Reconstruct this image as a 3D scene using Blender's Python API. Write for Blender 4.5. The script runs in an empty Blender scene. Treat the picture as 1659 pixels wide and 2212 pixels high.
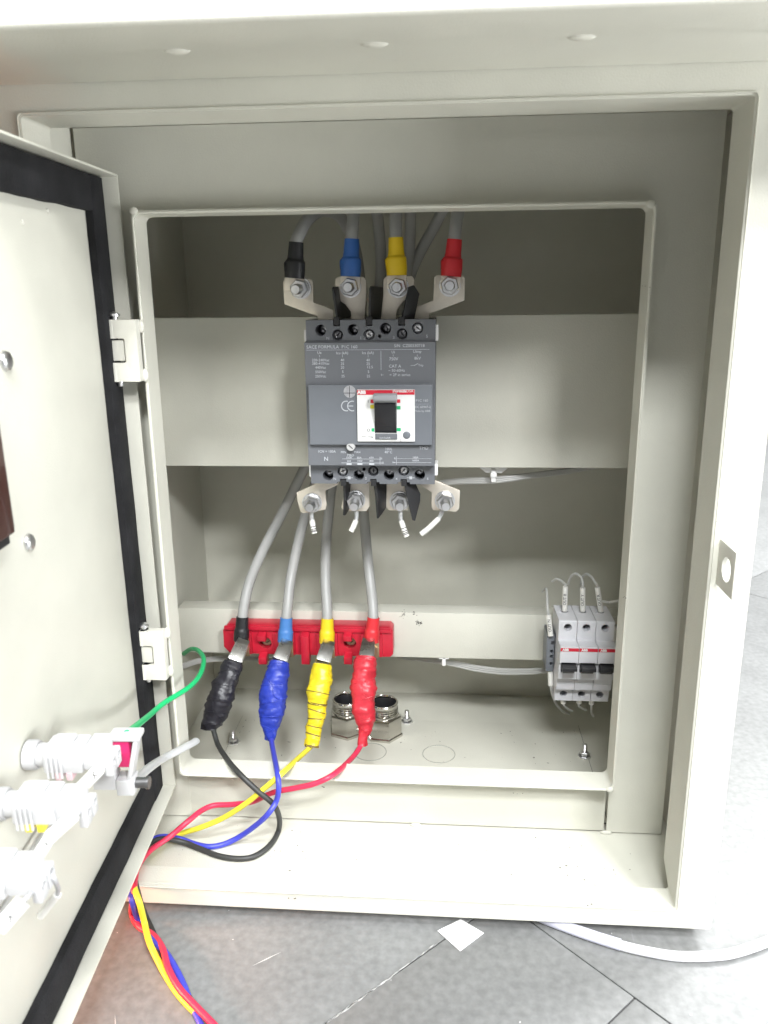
import bpy, bmesh, math, random
from mathutils import Vector, Matrix, noise
from math import radians as rad, sin, cos, pi
random.seed(7)
SC = bpy.context.scene
COL = SC.collection
ZC = 0.457            # height of the phone above the floor

# ------------------------------------------------------------------ camera
F_PX, CX, CY = 1726.0, 829.5, 1106.0
def cam_axes(pitch, yaw, roll):
    r = Vector((cos(yaw), sin(yaw), 0)); f = Vector((-sin(yaw), cos(yaw), 0)); d = Vector((0, 0, -1))
    f2 = f * cos(pitch) + d * sin(pitch); d2 = d * cos(pitch) - f * sin(pitch)
    return r * cos(roll) + d2 * sin(roll), d2 * cos(roll) - r * sin(roll), f2
AR, AD, AF = cam_axes(rad(14.903), rad(4.506), rad(0.614))
cam = bpy.data.objects.new('camera', bpy.data.cameras.new('camera'))
COL.objects.link(cam); SC.camera = cam
m = Matrix.Identity(4)
for i in range(3):
    m[i][0], m[i][1], m[i][2] = AR[i], -AD[i], -AF[i]
m[2][3] = ZC
cam.matrix_world = m
cam.data.sensor_fit = 'VERTICAL'; cam.data.sensor_height = 24; cam.data.sensor_width = 18
cam.data.lens = 24 * F_PX / 2212
cam.data.clip_start = 0.01; cam.data.clip_end = 100
cam.data.dof.use_dof = True; cam.data.dof.focus_distance = 0.68; cam.data.dof.aperture_fstop = 8.0

# ------------------------------------------------------------------ light
SC.view_settings.view_transform = 'Standard'; SC.view_settings.look = 'None'
SC.view_settings.exposure = 0.0; SC.view_settings.gamma = 1.0
w = bpy.data.worlds.new('World'); SC.world = w; w.use_nodes = True
w.node_tree.nodes['Background'].inputs[0].default_value = (0.93, 0.96, 1.0, 1)
w.node_tree.nodes['Background'].inputs[1].default_value = 0.055
def area(name, loc, target, sx, sy, power, color):
    l = bpy.data.lights.new(name, 'AREA'); l.shape = 'RECTANGLE'; l.size = sx; l.size_y = sy
    l.energy = power; l.color = color
    o = bpy.data.objects.new(name, l); COL.objects.link(o); o.location = loc
    o.rotation_euler = (Vector(target) - Vector(loc)).to_track_quat('-Z', 'Y').to_euler()
    return o
area('front_ceiling_lamp', (0.12, -1.15, 2.03), (0.0, 0.6, 0.39), 0.8, 0.28, 66, (0.96, 0.985, 1.0))
area('right_front_lamp', (0.98, -1.20, 1.60), (0.0, 0.62, 0.44), 0.35, 0.25, 44, (0.98, 0.99, 1.0))
area('low_front_fill', (-0.1, -2.6, 0.62), (-0.05, 0.5, 0.56), 1.8, 0.25, 2.5, (0.98, 0.99, 1.0))  # added weak fill to lift the frame top, not a real window
area('overhead_ceiling_lamp', (0.25, -0.34, 2.10), (0.05, 0.6, 0.1), 1.2, 0.35, 40, (0.96, 0.985, 1.0))
area('low_right_fill', (1.20, 0.12, 0.30), (0.0, 0.48, 0.50), 0.5, 0.35, 19, (0.97, 0.99, 1.0))  # added fill from the side, brightens canopy underside and frame top
area('rear_floor_fill', (1.6, 1.8, 2.2), (1.2, 1.6, 0.0), 1.2, 0.8, 210, (0.97, 0.99, 1.0))  # added light beyond the enclosure, only to whiten the far right floor
area('warm_side_lamp', (-0.60, 0.36, 0.14), (-0.46, 0.385, 0.0), 0.10, 0.10, 6.0, (1.0, 0.42, 0.20))

# ------------------------------------------------------------------ helpers
def at(px, py, Y):
    """point of the measured view ray (photo measured on a 1659 px wide print) at depth Y"""
    v = AR * ((px - CX) / F_PX) + AD * ((py - CY) / F_PX) + AF
    return v * (Y / v.y)
def onz(px, py, z):
    v = at(px, py, 1.0); return v * (z / v.z)
def onx(px, py, x):
    v = at(px, py, 1.0); return v * (x / v.x)
UP = Vector((0, 0, ZC))

def mat(name, color, rough=0.5, metal=0.0, bump=0.0, bscale=400, var=0.0, vscale=8, trans=0.0, spec=0.5, coat=0.0, alpha=1.0, color2=None):
    M = bpy.data.materials.new(name); M.use_nodes = True
    nt = M.node_tree; b = nt.nodes['Principled BSDF']
    b.inputs['Base Color'].default_value = (*color, 1); b.inputs['Roughness'].default_value = rough
    b.inputs['Metallic'].default_value = metal; b.inputs['Specular IOR Level'].default_value = spec
    b.inputs['Transmission Weight'].default_value = trans; b.inputs['Coat Weight'].default_value = coat
    b.inputs['Alpha'].default_value = alpha
    tc = nt.nodes.new('ShaderNodeTexCoord')
    if bump:
        n = nt.nodes.new('ShaderNodeTexNoise'); n.inputs['Scale'].default_value = bscale; n.inputs['Detail'].default_value = 3
        bp = nt.nodes.new('ShaderNodeBump'); bp.inputs['Strength'].default_value = bump; bp.inputs['Distance'].default_value = 0.001
        nt.links.new(tc.outputs['Object'], n.inputs['Vector']); nt.links.new(n.outputs['Fac'], bp.inputs['Height'])
        nt.links.new(bp.outputs['Normal'], b.inputs['Normal'])
    if var:
        n = nt.nodes.new('ShaderNodeTexNoise'); n.inputs['Scale'].default_value = vscale; n.inputs['Detail'].default_value = 6
        n.inputs['Roughness'].default_value = 0.6
        r = nt.nodes.new('ShaderNodeValToRGB')
        c2 = color2 or tuple(c * (1 - var) for c in color)
        r.color_ramp.elements[0].position = 0.35; r.color_ramp.elements[0].color = (*c2, 1)
        r.color_ramp.elements[1].position = 0.65; r.color_ramp.elements[1].color = (*color, 1)
        nt.links.new(tc.outputs['Object'], n.inputs['Vector']); nt.links.new(n.outputs['Fac'], r.inputs['Fac'])
        nt.links.new(r.outputs['Color'], b.inputs['Base Color'])
        mr = nt.nodes.new('ShaderNodeMapRange')
        mr.inputs['To Min'].default_value = max(0.02, rough - 0.08); mr.inputs['To Max'].default_value = min(1, rough + 0.1)
        nt.links.new(n.outputs['Fac'], mr.inputs['Value']); nt.links.new(mr.outputs['Result'], b.inputs['Roughness'])
    return M
PAINT = mat('beige_powder_coat', (0.62, 0.613, 0.540), 0.42, bump=0.2, bscale=900, var=0.08, vscale=11)
PAINT2 = mat('beige_powder_coat_hardware', (0.63, 0.62, 0.555), 0.38, bump=0.15, bscale=500, var=0.05, vscale=30)
GASKET = mat('black_foam', (0.018, 0.018, 0.020), 0.9, bump=0.6, bscale=900, var=0.5, vscale=40, spec=0.25)
ZINC = mat('zinc_steel', (0.78, 0.78, 0.79), 0.33, 1.0, bump=0.1, bscale=300, var=0.2, vscale=60)
NICKEL = mat('nickel_brass', (0.60, 0.58, 0.54), 0.17, 1.0, bump=0.03, bscale=300, var=0.12, vscale=40)
CHROME = mat('clip_steel', (0.86, 0.85, 0.83), 0.27, 1.0, bump=0.05, bscale=200, var=0.15, vscale=50)
TIN = mat('tinned_copper', (0.78, 0.72, 0.63), 0.42, 0.75, bump=0.08, bscale=500, var=0.15, vscale=50)
GREY = mat('breaker_grey', (0.140, 0.147, 0.162), 0.48, bump=0.12, bscale=900, var=0.06, vscale=30)
GREY2 = mat('breaker_grey_smooth', (0.165, 0.178, 0.200), 0.36, bump=0.05, bscale=900, var=0.05, vscale=30)
BLACK = mat('black_plastic', (0.016, 0.016, 0.018), 0.42, bump=0.05, bscale=300)
FIN = mat('barrier_plastic', (0.022, 0.022, 0.024), 0.38, bump=0.05, bscale=300)
VOID = mat('dark_recess', (0.006, 0.006, 0.006), 0.7)
WHITE = mat('white_label', (0.80, 0.80, 0.79), 0.35)
MCBW = mat('breaker_white', (0.70, 0.70, 0.73), 0.40, bump=0.05, bscale=700, var=0.04, vscale=40)
PRINT = mat('pale_print', (0.52, 0.54, 0.57), 0.5)
PRINTD = mat('dark_print', (0.05, 0.05, 0.055), 0.5)
RED = mat('brand_red', (0.62, 0.02, 0.045), 0.4)
GREEN = mat('marker_green', (0.02, 0.42, 0.16), 0.4)
YEL = mat('marker_yellow', (0.70, 0.62, 0.03), 0.4)
LEVER = mat('lever_grey', (0.30, 0.31, 0.33), 0.4, bump=0.05, bscale=500)
GREYCAB = mat('grey_cable_pvc', (0.37, 0.37, 0.36), 0.42, bump=0.06, bscale=200, var=0.08, vscale=30)
BUSRED = mat('busbar_red', (0.56, 0.016, 0.040), 0.30, bump=0.12, bscale=250, var=0.2, vscale=40)
LAMPW = mat('lamp_white', (0.54, 0.54, 0.545), 0.4, var=0.05, vscale=60)
CLEAR = mat('clear_plastic', (0.80, 0.81, 0.82), 0.28, trans=0.45, spec=0.5)
CLEARW = mat('clear_wire', (0.58, 0.58, 0.56), 0.3, trans=0.35)
SLEEVEW = mat('white_marker_tube', (0.74, 0.73, 0.69), 0.45)
CABW = mat('white_cable', (0.78, 0.78, 0.80), 0.4)
PAPER = mat('paper', (0.82, 0.82, 0.82), 0.8, bump=0.1, bscale=200)
METER = mat('meter_brown', (0.050, 0.012, 0.010), 0.25, coat=0.3)
def tape(name, c, c2=None): return mat(name, c, 0.36, bump=0.6, bscale=170, var=0.3, vscale=90, color2=c2)
SL = {'black': mat('sleeve_black', (0.014, 0.014, 0.016), 0.45, bump=0.1, bscale=200),
      'blue': mat('sleeve_blue', (0.035, 0.13, 0.42), 0.42, bump=0.1, bscale=200),
      'yellow': mat('sleeve_yellow', (0.80, 0.55, 0.015), 0.42, bump=0.1, bscale=200),
      'red': mat('sleeve_red', (0.62, 0.025, 0.035), 0.42, bump=0.1, bscale=200)}
TP = {'black': tape('tape_black', (0.022, 0.021, 0.028)), 'blue': tape('tape_blue', (0.025, 0.05, 0.42)),
      'yellow': tape('tape_yellow', (0.80, 0.66, 0.02), (0.66, 0.50, 0.012)), 'red': tape('tape_red', (0.62, 0.03, 0.05))}
LD = {'black': mat('lead_black', (0.035, 0.036, 0.035), 0.5), 'blue': mat('lead_blue', (0.05, 0.06, 0.48), 0.4),
      'yellow': mat('lead_yellow', (0.78, 0.68, 0.05), 0.4), 'red': mat('lead_red', (0.62, 0.03, 0.08), 0.4)}
LGREEN = mat('lead_green', (0.01, 0.42, 0.14), 0.4)

TBROWN = mat('tape_brown', (0.16, 0.11, 0.02), 0.7)
def rumple(p):
    return noise.noise(p * 80) * 0.75 + (abs(noise.noise(p * 190)) - 0.2) * 0.8
def catmull(P, i, t):
    n = len(P); p0 = P[max(i - 1, 0)]; p1 = P[i]; p2 = P[i + 1]; p3 = P[min(i + 2, n - 1)]
    return 0.5 * ((2 * p1) + (p2 - p0) * t + (2 * p0 - 5 * p1 + 4 * p2 - p3) * t * t + (3 * p1 - p0 - 3 * p2 + p3) * t ** 3)
class MB:
    """collects shapes; build() links them as ONE mesh object"""
    def __init__(s): s.bm = bmesh.new()
    def _m(s, verts, M):
        bmesh.ops.transform(s.bm, matrix=M, verts=verts)
    def box(s, x0, x1, y0, y1, z0, z1, bev=0.0, seg=2, M=None):
        r = bmesh.ops.create_cube(s.bm, size=1.0); vs = r['verts']
        for v in vs:
            v.co = Vector((x0 + (v.co.x + .5) * (x1 - x0), y0 + (v.co.y + .5) * (y1 - y0), z0 + (v.co.z + .5) * (z1 - z0)))
        if M is not None: s._m(vs, M)
        if bev:
            es = list({e for v in vs for e in v.link_edges})
            bmesh.ops.bevel(s.bm, geom=es, offset=bev, segments=seg, affect='EDGES', profile=0.6, clamp_overlap=True)
        return s
    def tube(s, pts, r, seg=12, res=6, ell=1.0, cap=True, jit=0.0, straight=False, twist=None):
        P = [Vector(p) for p in pts]; n = len(P)
        R = list(r) if hasattr(r, '__len__') else [r] * n
        Q, RR = [], []
        if straight: Q, RR = P, R
        else:
            for i in range(n - 1):
                p0 = P[max(i - 1, 0)]; p1 = P[i]; p2 = P[i + 1]; p3 = P[min(i + 2, n - 1)]
                for k in range(res):
                    t = k / res; t2 = t * t; t3 = t2 * t
                    Q.append(0.5 * ((2 * p1) + (p2 - p0) * t + (2 * p0 - 5 * p1 + 4 * p2 - p3) * t2 + (3 * p1 - p0 - 3 * p2 + p3) * t3))
                    RR.append(R[i] + (R[i + 1] - R[i]) * (t * t * (3 - 2 * t)))
            Q.append(P[-1]); RR.append(R[-1])
        T = (Q[1] - Q[0]).normalized()
        N = T.cross(Vector((0, 1, 0)));  N = N if N.length > 0.05 else T.cross(Vector((1, 0, 0)))
        N.normalize(); rings = []
        for i, q in enumerate(Q):
            t = (Q[min(i + 1, len(Q) - 1)] - Q[max(i - 1, 0)]).normalized()
            N = (N - t * N.dot(t)).normalized(); B = t.cross(N)
            ring = []
            for k in range(seg):
                a = 2 * pi * k / seg
                rr = RR[i]
                off = N * (cos(a) * rr) + B * (sin(a) * rr * ell)
                if jit:
                    off *= 1 + jit * rumple(q + off)
                ring.append(s.bm.verts.new(q + off))
            rings.append(ring)
        for a, b in zip(rings, rings[1:]):
            for k in range(seg):
                s.bm.faces.new((a[k], a[(k + 1) % seg], b[(k + 1) % seg], b[k]))
        if cap:
            s.bm.faces.new(rings[0][::-1]); s.bm.faces.new(rings[-1])
        return s
    def cyl(s, p, q, r, seg=16, r2=None):
        return s.tube([p, q], [r, r if r2 is None else r2], seg, straight=True)
    def lathe(s, c, axis, prof, seg=24):
        """prof: list of (radius, distance along axis)"""
        A = Vector(axis).normalized(); N = A.orthogonal().normalized(); B = A.cross(N); c = Vector(c); rings = []
        for r, h in prof:
            if r < 1e-7: rings.append([s.bm.verts.new(c + A * h)])
            else: rings.append([s.bm.verts.new(c + A * h + (N * cos(2 * pi * k / seg) + B * sin(2 * pi * k / seg)) * r) for k in range(seg)])
        for a, b in zip(rings, rings[1:]):
            for k in range(seg):
                k2 = (k + 1) % seg
                if len(a) == 1 and len(b) == 1: continue
                if len(a) == 1: s.bm.faces.new((a[0], b[k2], b[k]))
                elif len(b) == 1: s.bm.faces.new((a[k], a[k2], b[0]))
                else: s.bm.faces.new((a[k], a[k2], b[k2], b[k]))
        return s
    def prism(s, poly, d, bev=0.0):
        """poly: 3-D points in one plane, d: extrusion vector"""
        d = Vector(d); a = [s.bm.verts.new(Vector(p)) for p in poly]; b = [s.bm.verts.new(Vector(p) + d) for p in poly]; n = len(a)
        fs = [s.bm.faces.new(a), s.bm.faces.new(b[::-1])]
        for k in range(n): fs.append(s.bm.faces.new((a[k], b[k], b[(k + 1) % n], a[(k + 1) % n])))
        bmesh.ops.recalc_face_normals(s.bm, faces=fs)
        if bev:
            es = list({e for v in a + b for e in v.link_edges})
            bmesh.ops.bevel(s.bm, geom=es, offset=bev, segments=2, affect='EDGES', profile=0.6, clamp_overlap=True)
        return s
    def ball(s, c, r, sx=1, sy=1, sz=1, u=14, v=10):
        rr = bmesh.ops.create_uvsphere(s.bm, u_segments=u, v_segments=v, radius=r)
        for q in rr['verts']: q.co = Vector((q.co.x * sx, q.co.y * sy, q.co.z * sz)) + Vector(c)
        return s
    def ring(s, ro, ri, y0, y1):
        """rectangular frame with rounded corners: ro/ri lists of (x,z) with equal counts"""
        n = len(ro); L = []
        for pts, y in ((ro, y0), (ri, y0), (ri, y1), (ro, y1)):
            L.append([s.bm.verts.new((x, y, z)) for x, z in pts])
        fs = []
        for j in range(4):
            a, b = L[j], L[(j + 1) % 4]
            for k in range(n): fs.append(s.bm.faces.new((a[k], a[(k + 1) % n], b[(k + 1) % n], b[k])))
        bmesh.ops.recalc_face_normals(s.bm, faces=fs)
        return s
    def text(s, body, pos, size, xdir=(1, 0, 0), ydir=(0, 0, 1), align='LEFT', depth=0.00012, bold=0.0, sx=1.0):
        cu = bpy.data.curves.new('t', 'FONT'); cu.body = body; cu.size = size; cu.align_x = align; cu.align_y = 'CENTER'
        cu.extrude = depth; cu.offset = bold; cu.resolution_u = 2
        o = bpy.data.objects.new('t', cu); COL.objects.link(o)
        bpy.context.view_layer.update()
        me = o.to_mesh()
        X = Vector(xdir).normalized(); Yd = Vector(ydir).normalized(); Z = X.cross(Yd)
        M = Matrix(((X.x * sx, Yd.x, Z.x, pos[0]), (X.y * sx, Yd.y, Z.y, pos[1]), (X.z * sx, Yd.z, Z.z, pos[2]), (0, 0, 0, 1)))
        n0 = len(s.bm.verts); s.bm.from_mesh(me); s.bm.verts.ensure_lookup_table()
        for v in s.bm.verts[n0:]: v.co = M @ v.co
        o.to_mesh_clear(); bpy.data.objects.remove(o); bpy.data.curves.remove(cu)
        return s
    def build(s, name, material, parent=None, local=False, smooth=40, kind=None, cut=None):
        me = bpy.data.meshes.new(name)
        bmesh.ops.recalc_face_normals(s.bm, faces=s.bm.faces[:])
        s.bm.to_mesh(me); s.bm.free()
        if cut is not None:
            bmesh.ops.recalc_face_normals(cut.bm, faces=cut.bm.faces[:])
            mc = bpy.data.meshes.new('c'); cut.bm.to_mesh(mc); cut.bm.free()
            oc = bpy.data.objects.new('c', mc); COL.objects.link(oc)
            ot = bpy.data.objects.new('t', me); COL.objects.link(ot)
            md = ot.modifiers.new('b', 'BOOLEAN'); md.object = oc; md.operation = 'DIFFERENCE'; md.solver = 'EXACT'; md.use_self = True; md.use_hole_tolerant = True
            bpy.context.view_layer.update()
            dg = bpy.context.evaluated_depsgraph_get()
            me2 = bpy.data.meshes.new_from_object(ot.evaluated_get(dg))
            bpy.data.objects.remove(oc); bpy.data.objects.remove(ot); bpy.data.meshes.remove(me); bpy.data.meshes.remove(mc)
            me = me2; me.name = name
        if not local:
            off = UP.copy(); p = parent
            while p is not None: off -= p.location; p = p.parent
            me.transform(Matrix.Translation(off))
        me.materials.clear(); me.materials.append(material)
        me.polygons.foreach_set('use_smooth', [True] * len(me.polygons))
        me.set_sharp_from_angle(angle=rad(smooth))
        o = bpy.data.objects.new(name, me); COL.objects.link(o)
        if parent is not None: o.parent = parent
        if kind: o['kind'] = kind
        return o
def tag(o, label, cat, group=None):
    o['label'] = label; o['category'] = cat
    if group: o['group'] = group
    return o
def thing(name, label, cat, loc, group=None):
    """an Empty at the thing's base (loc in camera-height coordinates)"""
    o = bpy.data.objects.new(name, None); COL.objects.link(o); o.location = Vector(loc) + UP; o.empty_display_size = 0.01
    return tag(o, label, cat, group)
def dup(o, delta, parent=None):
    c = o.copy(); COL.objects.link(c); c.parent = parent
    c.location = o.location + Vector(delta)
    for ch in list(o.children): dup(ch, (0, 0, 0), c)
    return c
def rrect(x0, x1, z0, z1, r, n=6):
    out = []
    for cx, cz, a0 in ((x1 - r, z1 - r, 0), (x0 + r, z1 - r, 90), (x0 + r, z0 + r, 180), (x1 - r, z0 + r, 270)):
        for k in range(n + 1):
            a = rad(a0 + 90 * k / n); out.append((cx + r * cos(a), cz + r * sin(a)))
    return out

# ------------------------------------------------------------------ floor of the room
FLZ = -ZC
flm = mat('grey_stone', (0.215, 0.217, 0.214), 0.5, bump=0.25, bscale=120, var=0.10, vscale=14)
def floor_material():
    nt = flm.node_tree; b = nt.nodes['Principled BSDF']; tc = nt.nodes.new('ShaderNodeTexCoord')
    ramp = [n for n in nt.nodes if n.type == 'VALTORGB'][0]
    n2 = nt.nodes.new('ShaderNodeTexNoise'); n2.inputs['Scale'].default_value = 160; n2.inputs['Detail'].default_value = 5
    r2 = nt.nodes.new('ShaderNodeValToRGB'); r2.color_ramp.elements[0].position = 0.3; r2.color_ramp.elements[0].color = (0.80, 0.80, 0.80, 1)
    r2.color_ramp.elements[1].position = 0.7; r2.color_ramp.elements[1].color = (1.1, 1.1, 1.1, 1)
    mx = nt.nodes.new('ShaderNodeMix'); mx.data_type = 'RGBA'; mx.blend_type = 'MULTIPLY'; mx.inputs['Factor'].default_value = 1
    nt.links.new(tc.outputs['Object'], n2.inputs['Vector']); nt.links.new(n2.outputs['Fac'], r2.inputs['Fac'])
    nt.links.new(ramp.outputs['Color'], mx.inputs['A']); nt.links.new(r2.outputs['Color'], mx.inputs['B'])
    # pale scratches
    mp = nt.nodes.new('ShaderNodeMapping'); mp.inputs['Rotation'].default_value = (0, 0, 0.6); mp.inputs['Scale'].default_value = (60, 5, 1)
    n3 = nt.nodes.new('ShaderNodeTexNoise'); n3.inputs['Scale'].default_value = 1.0; n3.inputs['Detail'].default_value = 4
    r3 = nt.nodes.new('ShaderNodeValToRGB'); r3.color_ramp.elements[0].position = 0.68; r3.color_ramp.elements[1].position = 0.78
    r3.color_ramp.elements[1].color = (0.6, 0.6, 0.6, 1)
    mx2 = nt.nodes.new('ShaderNodeMix'); mx2.data_type = 'RGBA'
    mx2.inputs['B'].default_value = (0.60, 0.60, 0.60, 1)
    nt.links.new(tc.outputs['Object'], mp.inputs['Vector']); nt.links.new(mp.outputs['Vector'], n3.inputs['Vector'])
    nt.links.new(n3.outputs['Fac'], r3.inputs['Fac']); nt.links.new(r3.outputs['Color'], mx2.inputs['Factor'])
    nt.links.new(mx.outputs['Result'], mx2.inputs['A']); nt.links.new(mx2.outputs['Result'], b.inputs['Base Color'])
floor_material()
GROUT = mat('floor_joint', (0.15, 0.15, 0.145), 0.9, bump=0.4, bscale=300)
fl = MB(); fl.box(-6, 6, -3, 8, FLZ - 0.05, FLZ - 0.003)
floor = fl.build('floor', GROUT); floor['kind'] = 'structure'
O0 = Vector((0.0652, 0.5151, 0)); U = Vector((0.7014, -0.7128, 0)); Vv = Vector((0.7128, 0.7014, 0))
def slab(u0, u1, v0, v1):
    g = 0.0006; b = MB()
    poly = [O0 + U * (u0 + g) + Vv * (v0 + g), O0 + U * (u1 - g) + Vv * (v0 + g), O0 + U * (u1 - g) + Vv * (v1 - g), O0 + U * (u0 + g) + Vv * (v1 - g)]
    b.prism([p + Vector((0, 0, FLZ - 0.002)) for p in poly], (0, 0, 0.002 + random.uniform(-0.0003, 0.0)), 0.0006)
    b.build('slab', flm, floor)
cu = [-2.2, -1.6, -1.0, -0.45, -0.0265, 0.094, 0.52, 1.0, 1.6]
for vv in ((-2.4, -1.6), (-1.6, -0.8), (-0.8, 0.0)):
    for a, b_ in zip(cu, cu[1:]): slab(a, b_, *vv)
cu = [-2.6, -2.0, -1.4, -0.8, -0.25, 0.35, 0.95, 1.55]
for vv in ((0.0, 0.8), (0.8, 1.6), (1.6, 2.4), (2.4, 3.2)):
    for a, b_ in zip(cu, cu[1:]): slab(a, b_, *vv)

SPECK = mat('floor_fleck', (0.55, 0.55, 0.54), 0.8)
fk = MB()
for k in range(150):
    x, y = random.uniform(-0.3, 0.75), random.uniform(0.38, 0.9); a = random.uniform(0, pi); l = random.choice((0.0006, 0.0009, 0.0013, 0.012 * random.random())); h = 0.0004 if l > 0.002 else l * .7
    d = Vector((cos(a), sin(a), 0)) * l; e = Vector((-sin(a), cos(a), 0)) * h; c = Vector((x, y, FLZ + 0.0001))
    fk.prism([c - d, c - e, c + d, c + e], (0, 0, 0.0001))
p_, q_ = onz(707, 2210, FLZ), onz(937, 2043, FLZ)
for k in range(60):      # pale filler left in the joint
    c = p_.lerp(q_, random.random()); d = (q_ - p_).normalized() * random.uniform(0.001, 0.005); e = Vector((-d.y, d.x, 0)).normalized() * random.uniform(0.0002, 0.00045); c = Vector((c.x, c.y, FLZ + 0.0001)) + e * random.uniform(-1.5, 1.5)
    fk.prism([c - d, c - e, c + d, c + e], (0, 0, 0.0001))
fo = fk.build('floor_fleck', SPECK, floor, kind='stuff')
# ------------------------------------------------------------------ enclosure
X0, X1, ZT, ZB, YF, YB = -0.272, 0.1955, 0.124, -0.445, 0.500, 0.845
FLOOR = -0.443
enc = thing('electrical_enclosure', 'beige powder coated steel electrical enclosure standing open on the grey floor', 'electrical cabinet', (-0.04, 0.67, ZB))
def bx(name, x0, x1, y0, y1, z0, z1, material=PAINT, parent=None, bev=0.0008):
    b = MB(); b.box(x0, x1, y0, y1, z0, z1, bev); return b.build(name, material, parent or enc)
bx('side_wall', X0, X0 + 0.002, YF + 0.002, YB, ZB + 0.002, ZT - 0.002)
bx('side_wall', X1 - 0.002, X1, YF + 0.002, YB, ZB + 0.002, ZT - 0.002)
bx('top_wall', X0, X1, YF + 0.002, YB, ZT - 0.002, ZT)
bx('bottom_wall', X0, X1, YF + 0.002, YB, ZB, ZB + 0.002)
bx('back_wall', X0, X1, YB, YB + 0.002, ZB, ZT)
# front frame: face and gutter lip turned inwards
OL = rrect(-0.2555, 0.1715, -0.4315, 0.1095, 0.0022)
b = MB(); b.ring(rrect(X0 - 0.0005, X1 + 0.0005, ZB - 0.0005, ZT + 0.0005, 0.0022), rrect(-0.2530, 0.1690, -0.4290, 0.1070, 0.0022), YF, YF + 0.0018)
b.build('front_frame', PAINT, enc)
b = MB(); b.ring(OL, rrect(-0.2535, 0.1695, -0.4295, 0.1075, 0.0022), YF - 0.0012, YF + 0.037)
es = [e for e in b.bm.edges if abs(e.verts[0].co.y - (YF - 0.0012)) < 1e-6 and abs(e.verts[1].co.y - (YF - 0.0012)) < 1e-6 and e.calc_face_angle(0) > 0.5]
bmesh.ops.bevel(b.bm, geom=es, offset=0.0009, segments=2, affect='EDGES')
bmesh.ops.bisect_plane(b.bm, geom=b.bm.verts[:] + b.bm.edges[:] + b.bm.faces[:], plane_co=(0, 0, -0.415), plane_no=(0, 0, 1))
for v in b.bm.verts:
    if v.co.z < -0.42 and v.co.y > YF + 0.03: v.co.y = YF + 0.021
b.build('gutter_lip', PAINT, enc)
# sloped mitre fillet at the bottom of the gutter
b = MB(); b.prism([(-0.252, YF + 0.003, -0.4292), (-0.252, YF + 0.020, -0.4292), (-0.252, YF + 0.022, -0.4425), (-0.252, YF + 0.003, -0.4425)], (0.4205, 0, 0))
b.build('gutter_fold', PAINT, enc)
for sx in (-0.20, 0.12):
    for yy in (0.53, 0.80): bx('foot', sx - 0.02, sx + 0.02, yy - 0.012, yy + 0.012, FLZ, ZB - 0.0003, BLACK)
# rain canopy
b = MB()
prof = [(0.4994, ZT - 0.0004), (0.440, ZT - 0.0004), (0.440, ZT - 0.0020), (0.4005, ZT - 0.0020), (0.3990, ZT - 0.0005), (0.3990, ZT + 0.045), (0.83, ZT + 0.075), (0.83, ZT + 0.006), (0.4994, ZT + 0.006)]
b.prism([(-0.36, y, z) for y, z in prof], (0.66, 0, 0), 0.0008)
can = b.build('rain_canopy', PAINT, enc)
for q in ((378, 105), (808, 92), (1258, 80), (-40, 112), (1700, 68)):
    c = at(q[0], q[1], 0.4385); b = MB(); b.ball((c.x, 0.4405, ZT - 0.0012), 0.005, 1.5, 0.9, 0.45)
    b.build('weld_spot', PAINT, can)
# padlock tab on the right frame
b = MB(); b.box(0.1735, 0.1762, 0.4685, 0.4985, -0.1785, -0.1482, 0.0006)
c = MB(); c.cyl((0.165, 0.482, -0.1635), (0.185, 0.482, -0.1635), 0.0078, 24)
b.build('padlock_tab', PAINT2, enc, cut=c)
# inner mounting plate (stiles run full height, rails sit a touch back)
IX0, IX1, IZ0, IZ1 = -0.2220, 0.1400, -0.3880, 0.0620
YP = 0.602
bx('plate_stile', X0 + 0.005, IX0, YP, YP + 0.0016, FLOOR + 0.0012, ZT - 0.004, bev=0.0)
bx('plate_stile', IX1, 0.1860, YP, YP + 0.0016, FLOOR + 0.0012, ZT - 0.004, bev=0.0)
bx('plate_rail', IX0, IX1, YP, YP + 0.0016, IZ1, ZT - 0.004, bev=0.0)
bx('plate_rail', IX0 - 0.0005, IX1 - 0.002, YP + 0.0008, YP + 0.0022, FLOOR + 0.0016, IZ0)
b = MB()
Lo = rrect(IX0, IX1, IZ0, IZ1, 0.0045); Li = rrect(IX0 + 0.0024, IX1 - 0.0024, IZ0 + 0.0024, IZ1 - 0.0024, 0.0050)
b.ring(Lo, Li, 0.580, 0.6040)
es = [e for e in b.bm.edges if abs(e.verts[0].co.y - 0.58) < 1e-6 and abs(e.verts[1].co.y - 0.58) < 1e-6 and e.calc_face_angle(0) > 0.5]
bmesh.ops.bevel(b.bm, geom=es, offset=0.0009, segments=3, affect='EDGES')
lip = b.build('opening_lip', PAINT, enc)
# weld beads where the lip corners were closed and where the plate meets the floor
for q, y in (((288, 455), 0.5802), ((1406, 441), 0.5802), ((1318, 1706), 0.5802)):
    c = at(q[0], q[1], y); b = MB(); b.ball(c, 0.0026, 1.2, 0.7, 1.0); b.build('weld_bead', PAINT, lip)
for q in ((898, 1791), (1308, 1806), (420, 1762)):
    c = at(q[0], q[1], YP); b = MB(); b.ball((c.x, YP - 0.0005, FLOOR + 0.001), 0.0022, 2.2, 0.8, 0.8); b.build('weld_bead', PAINT, enc)
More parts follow.
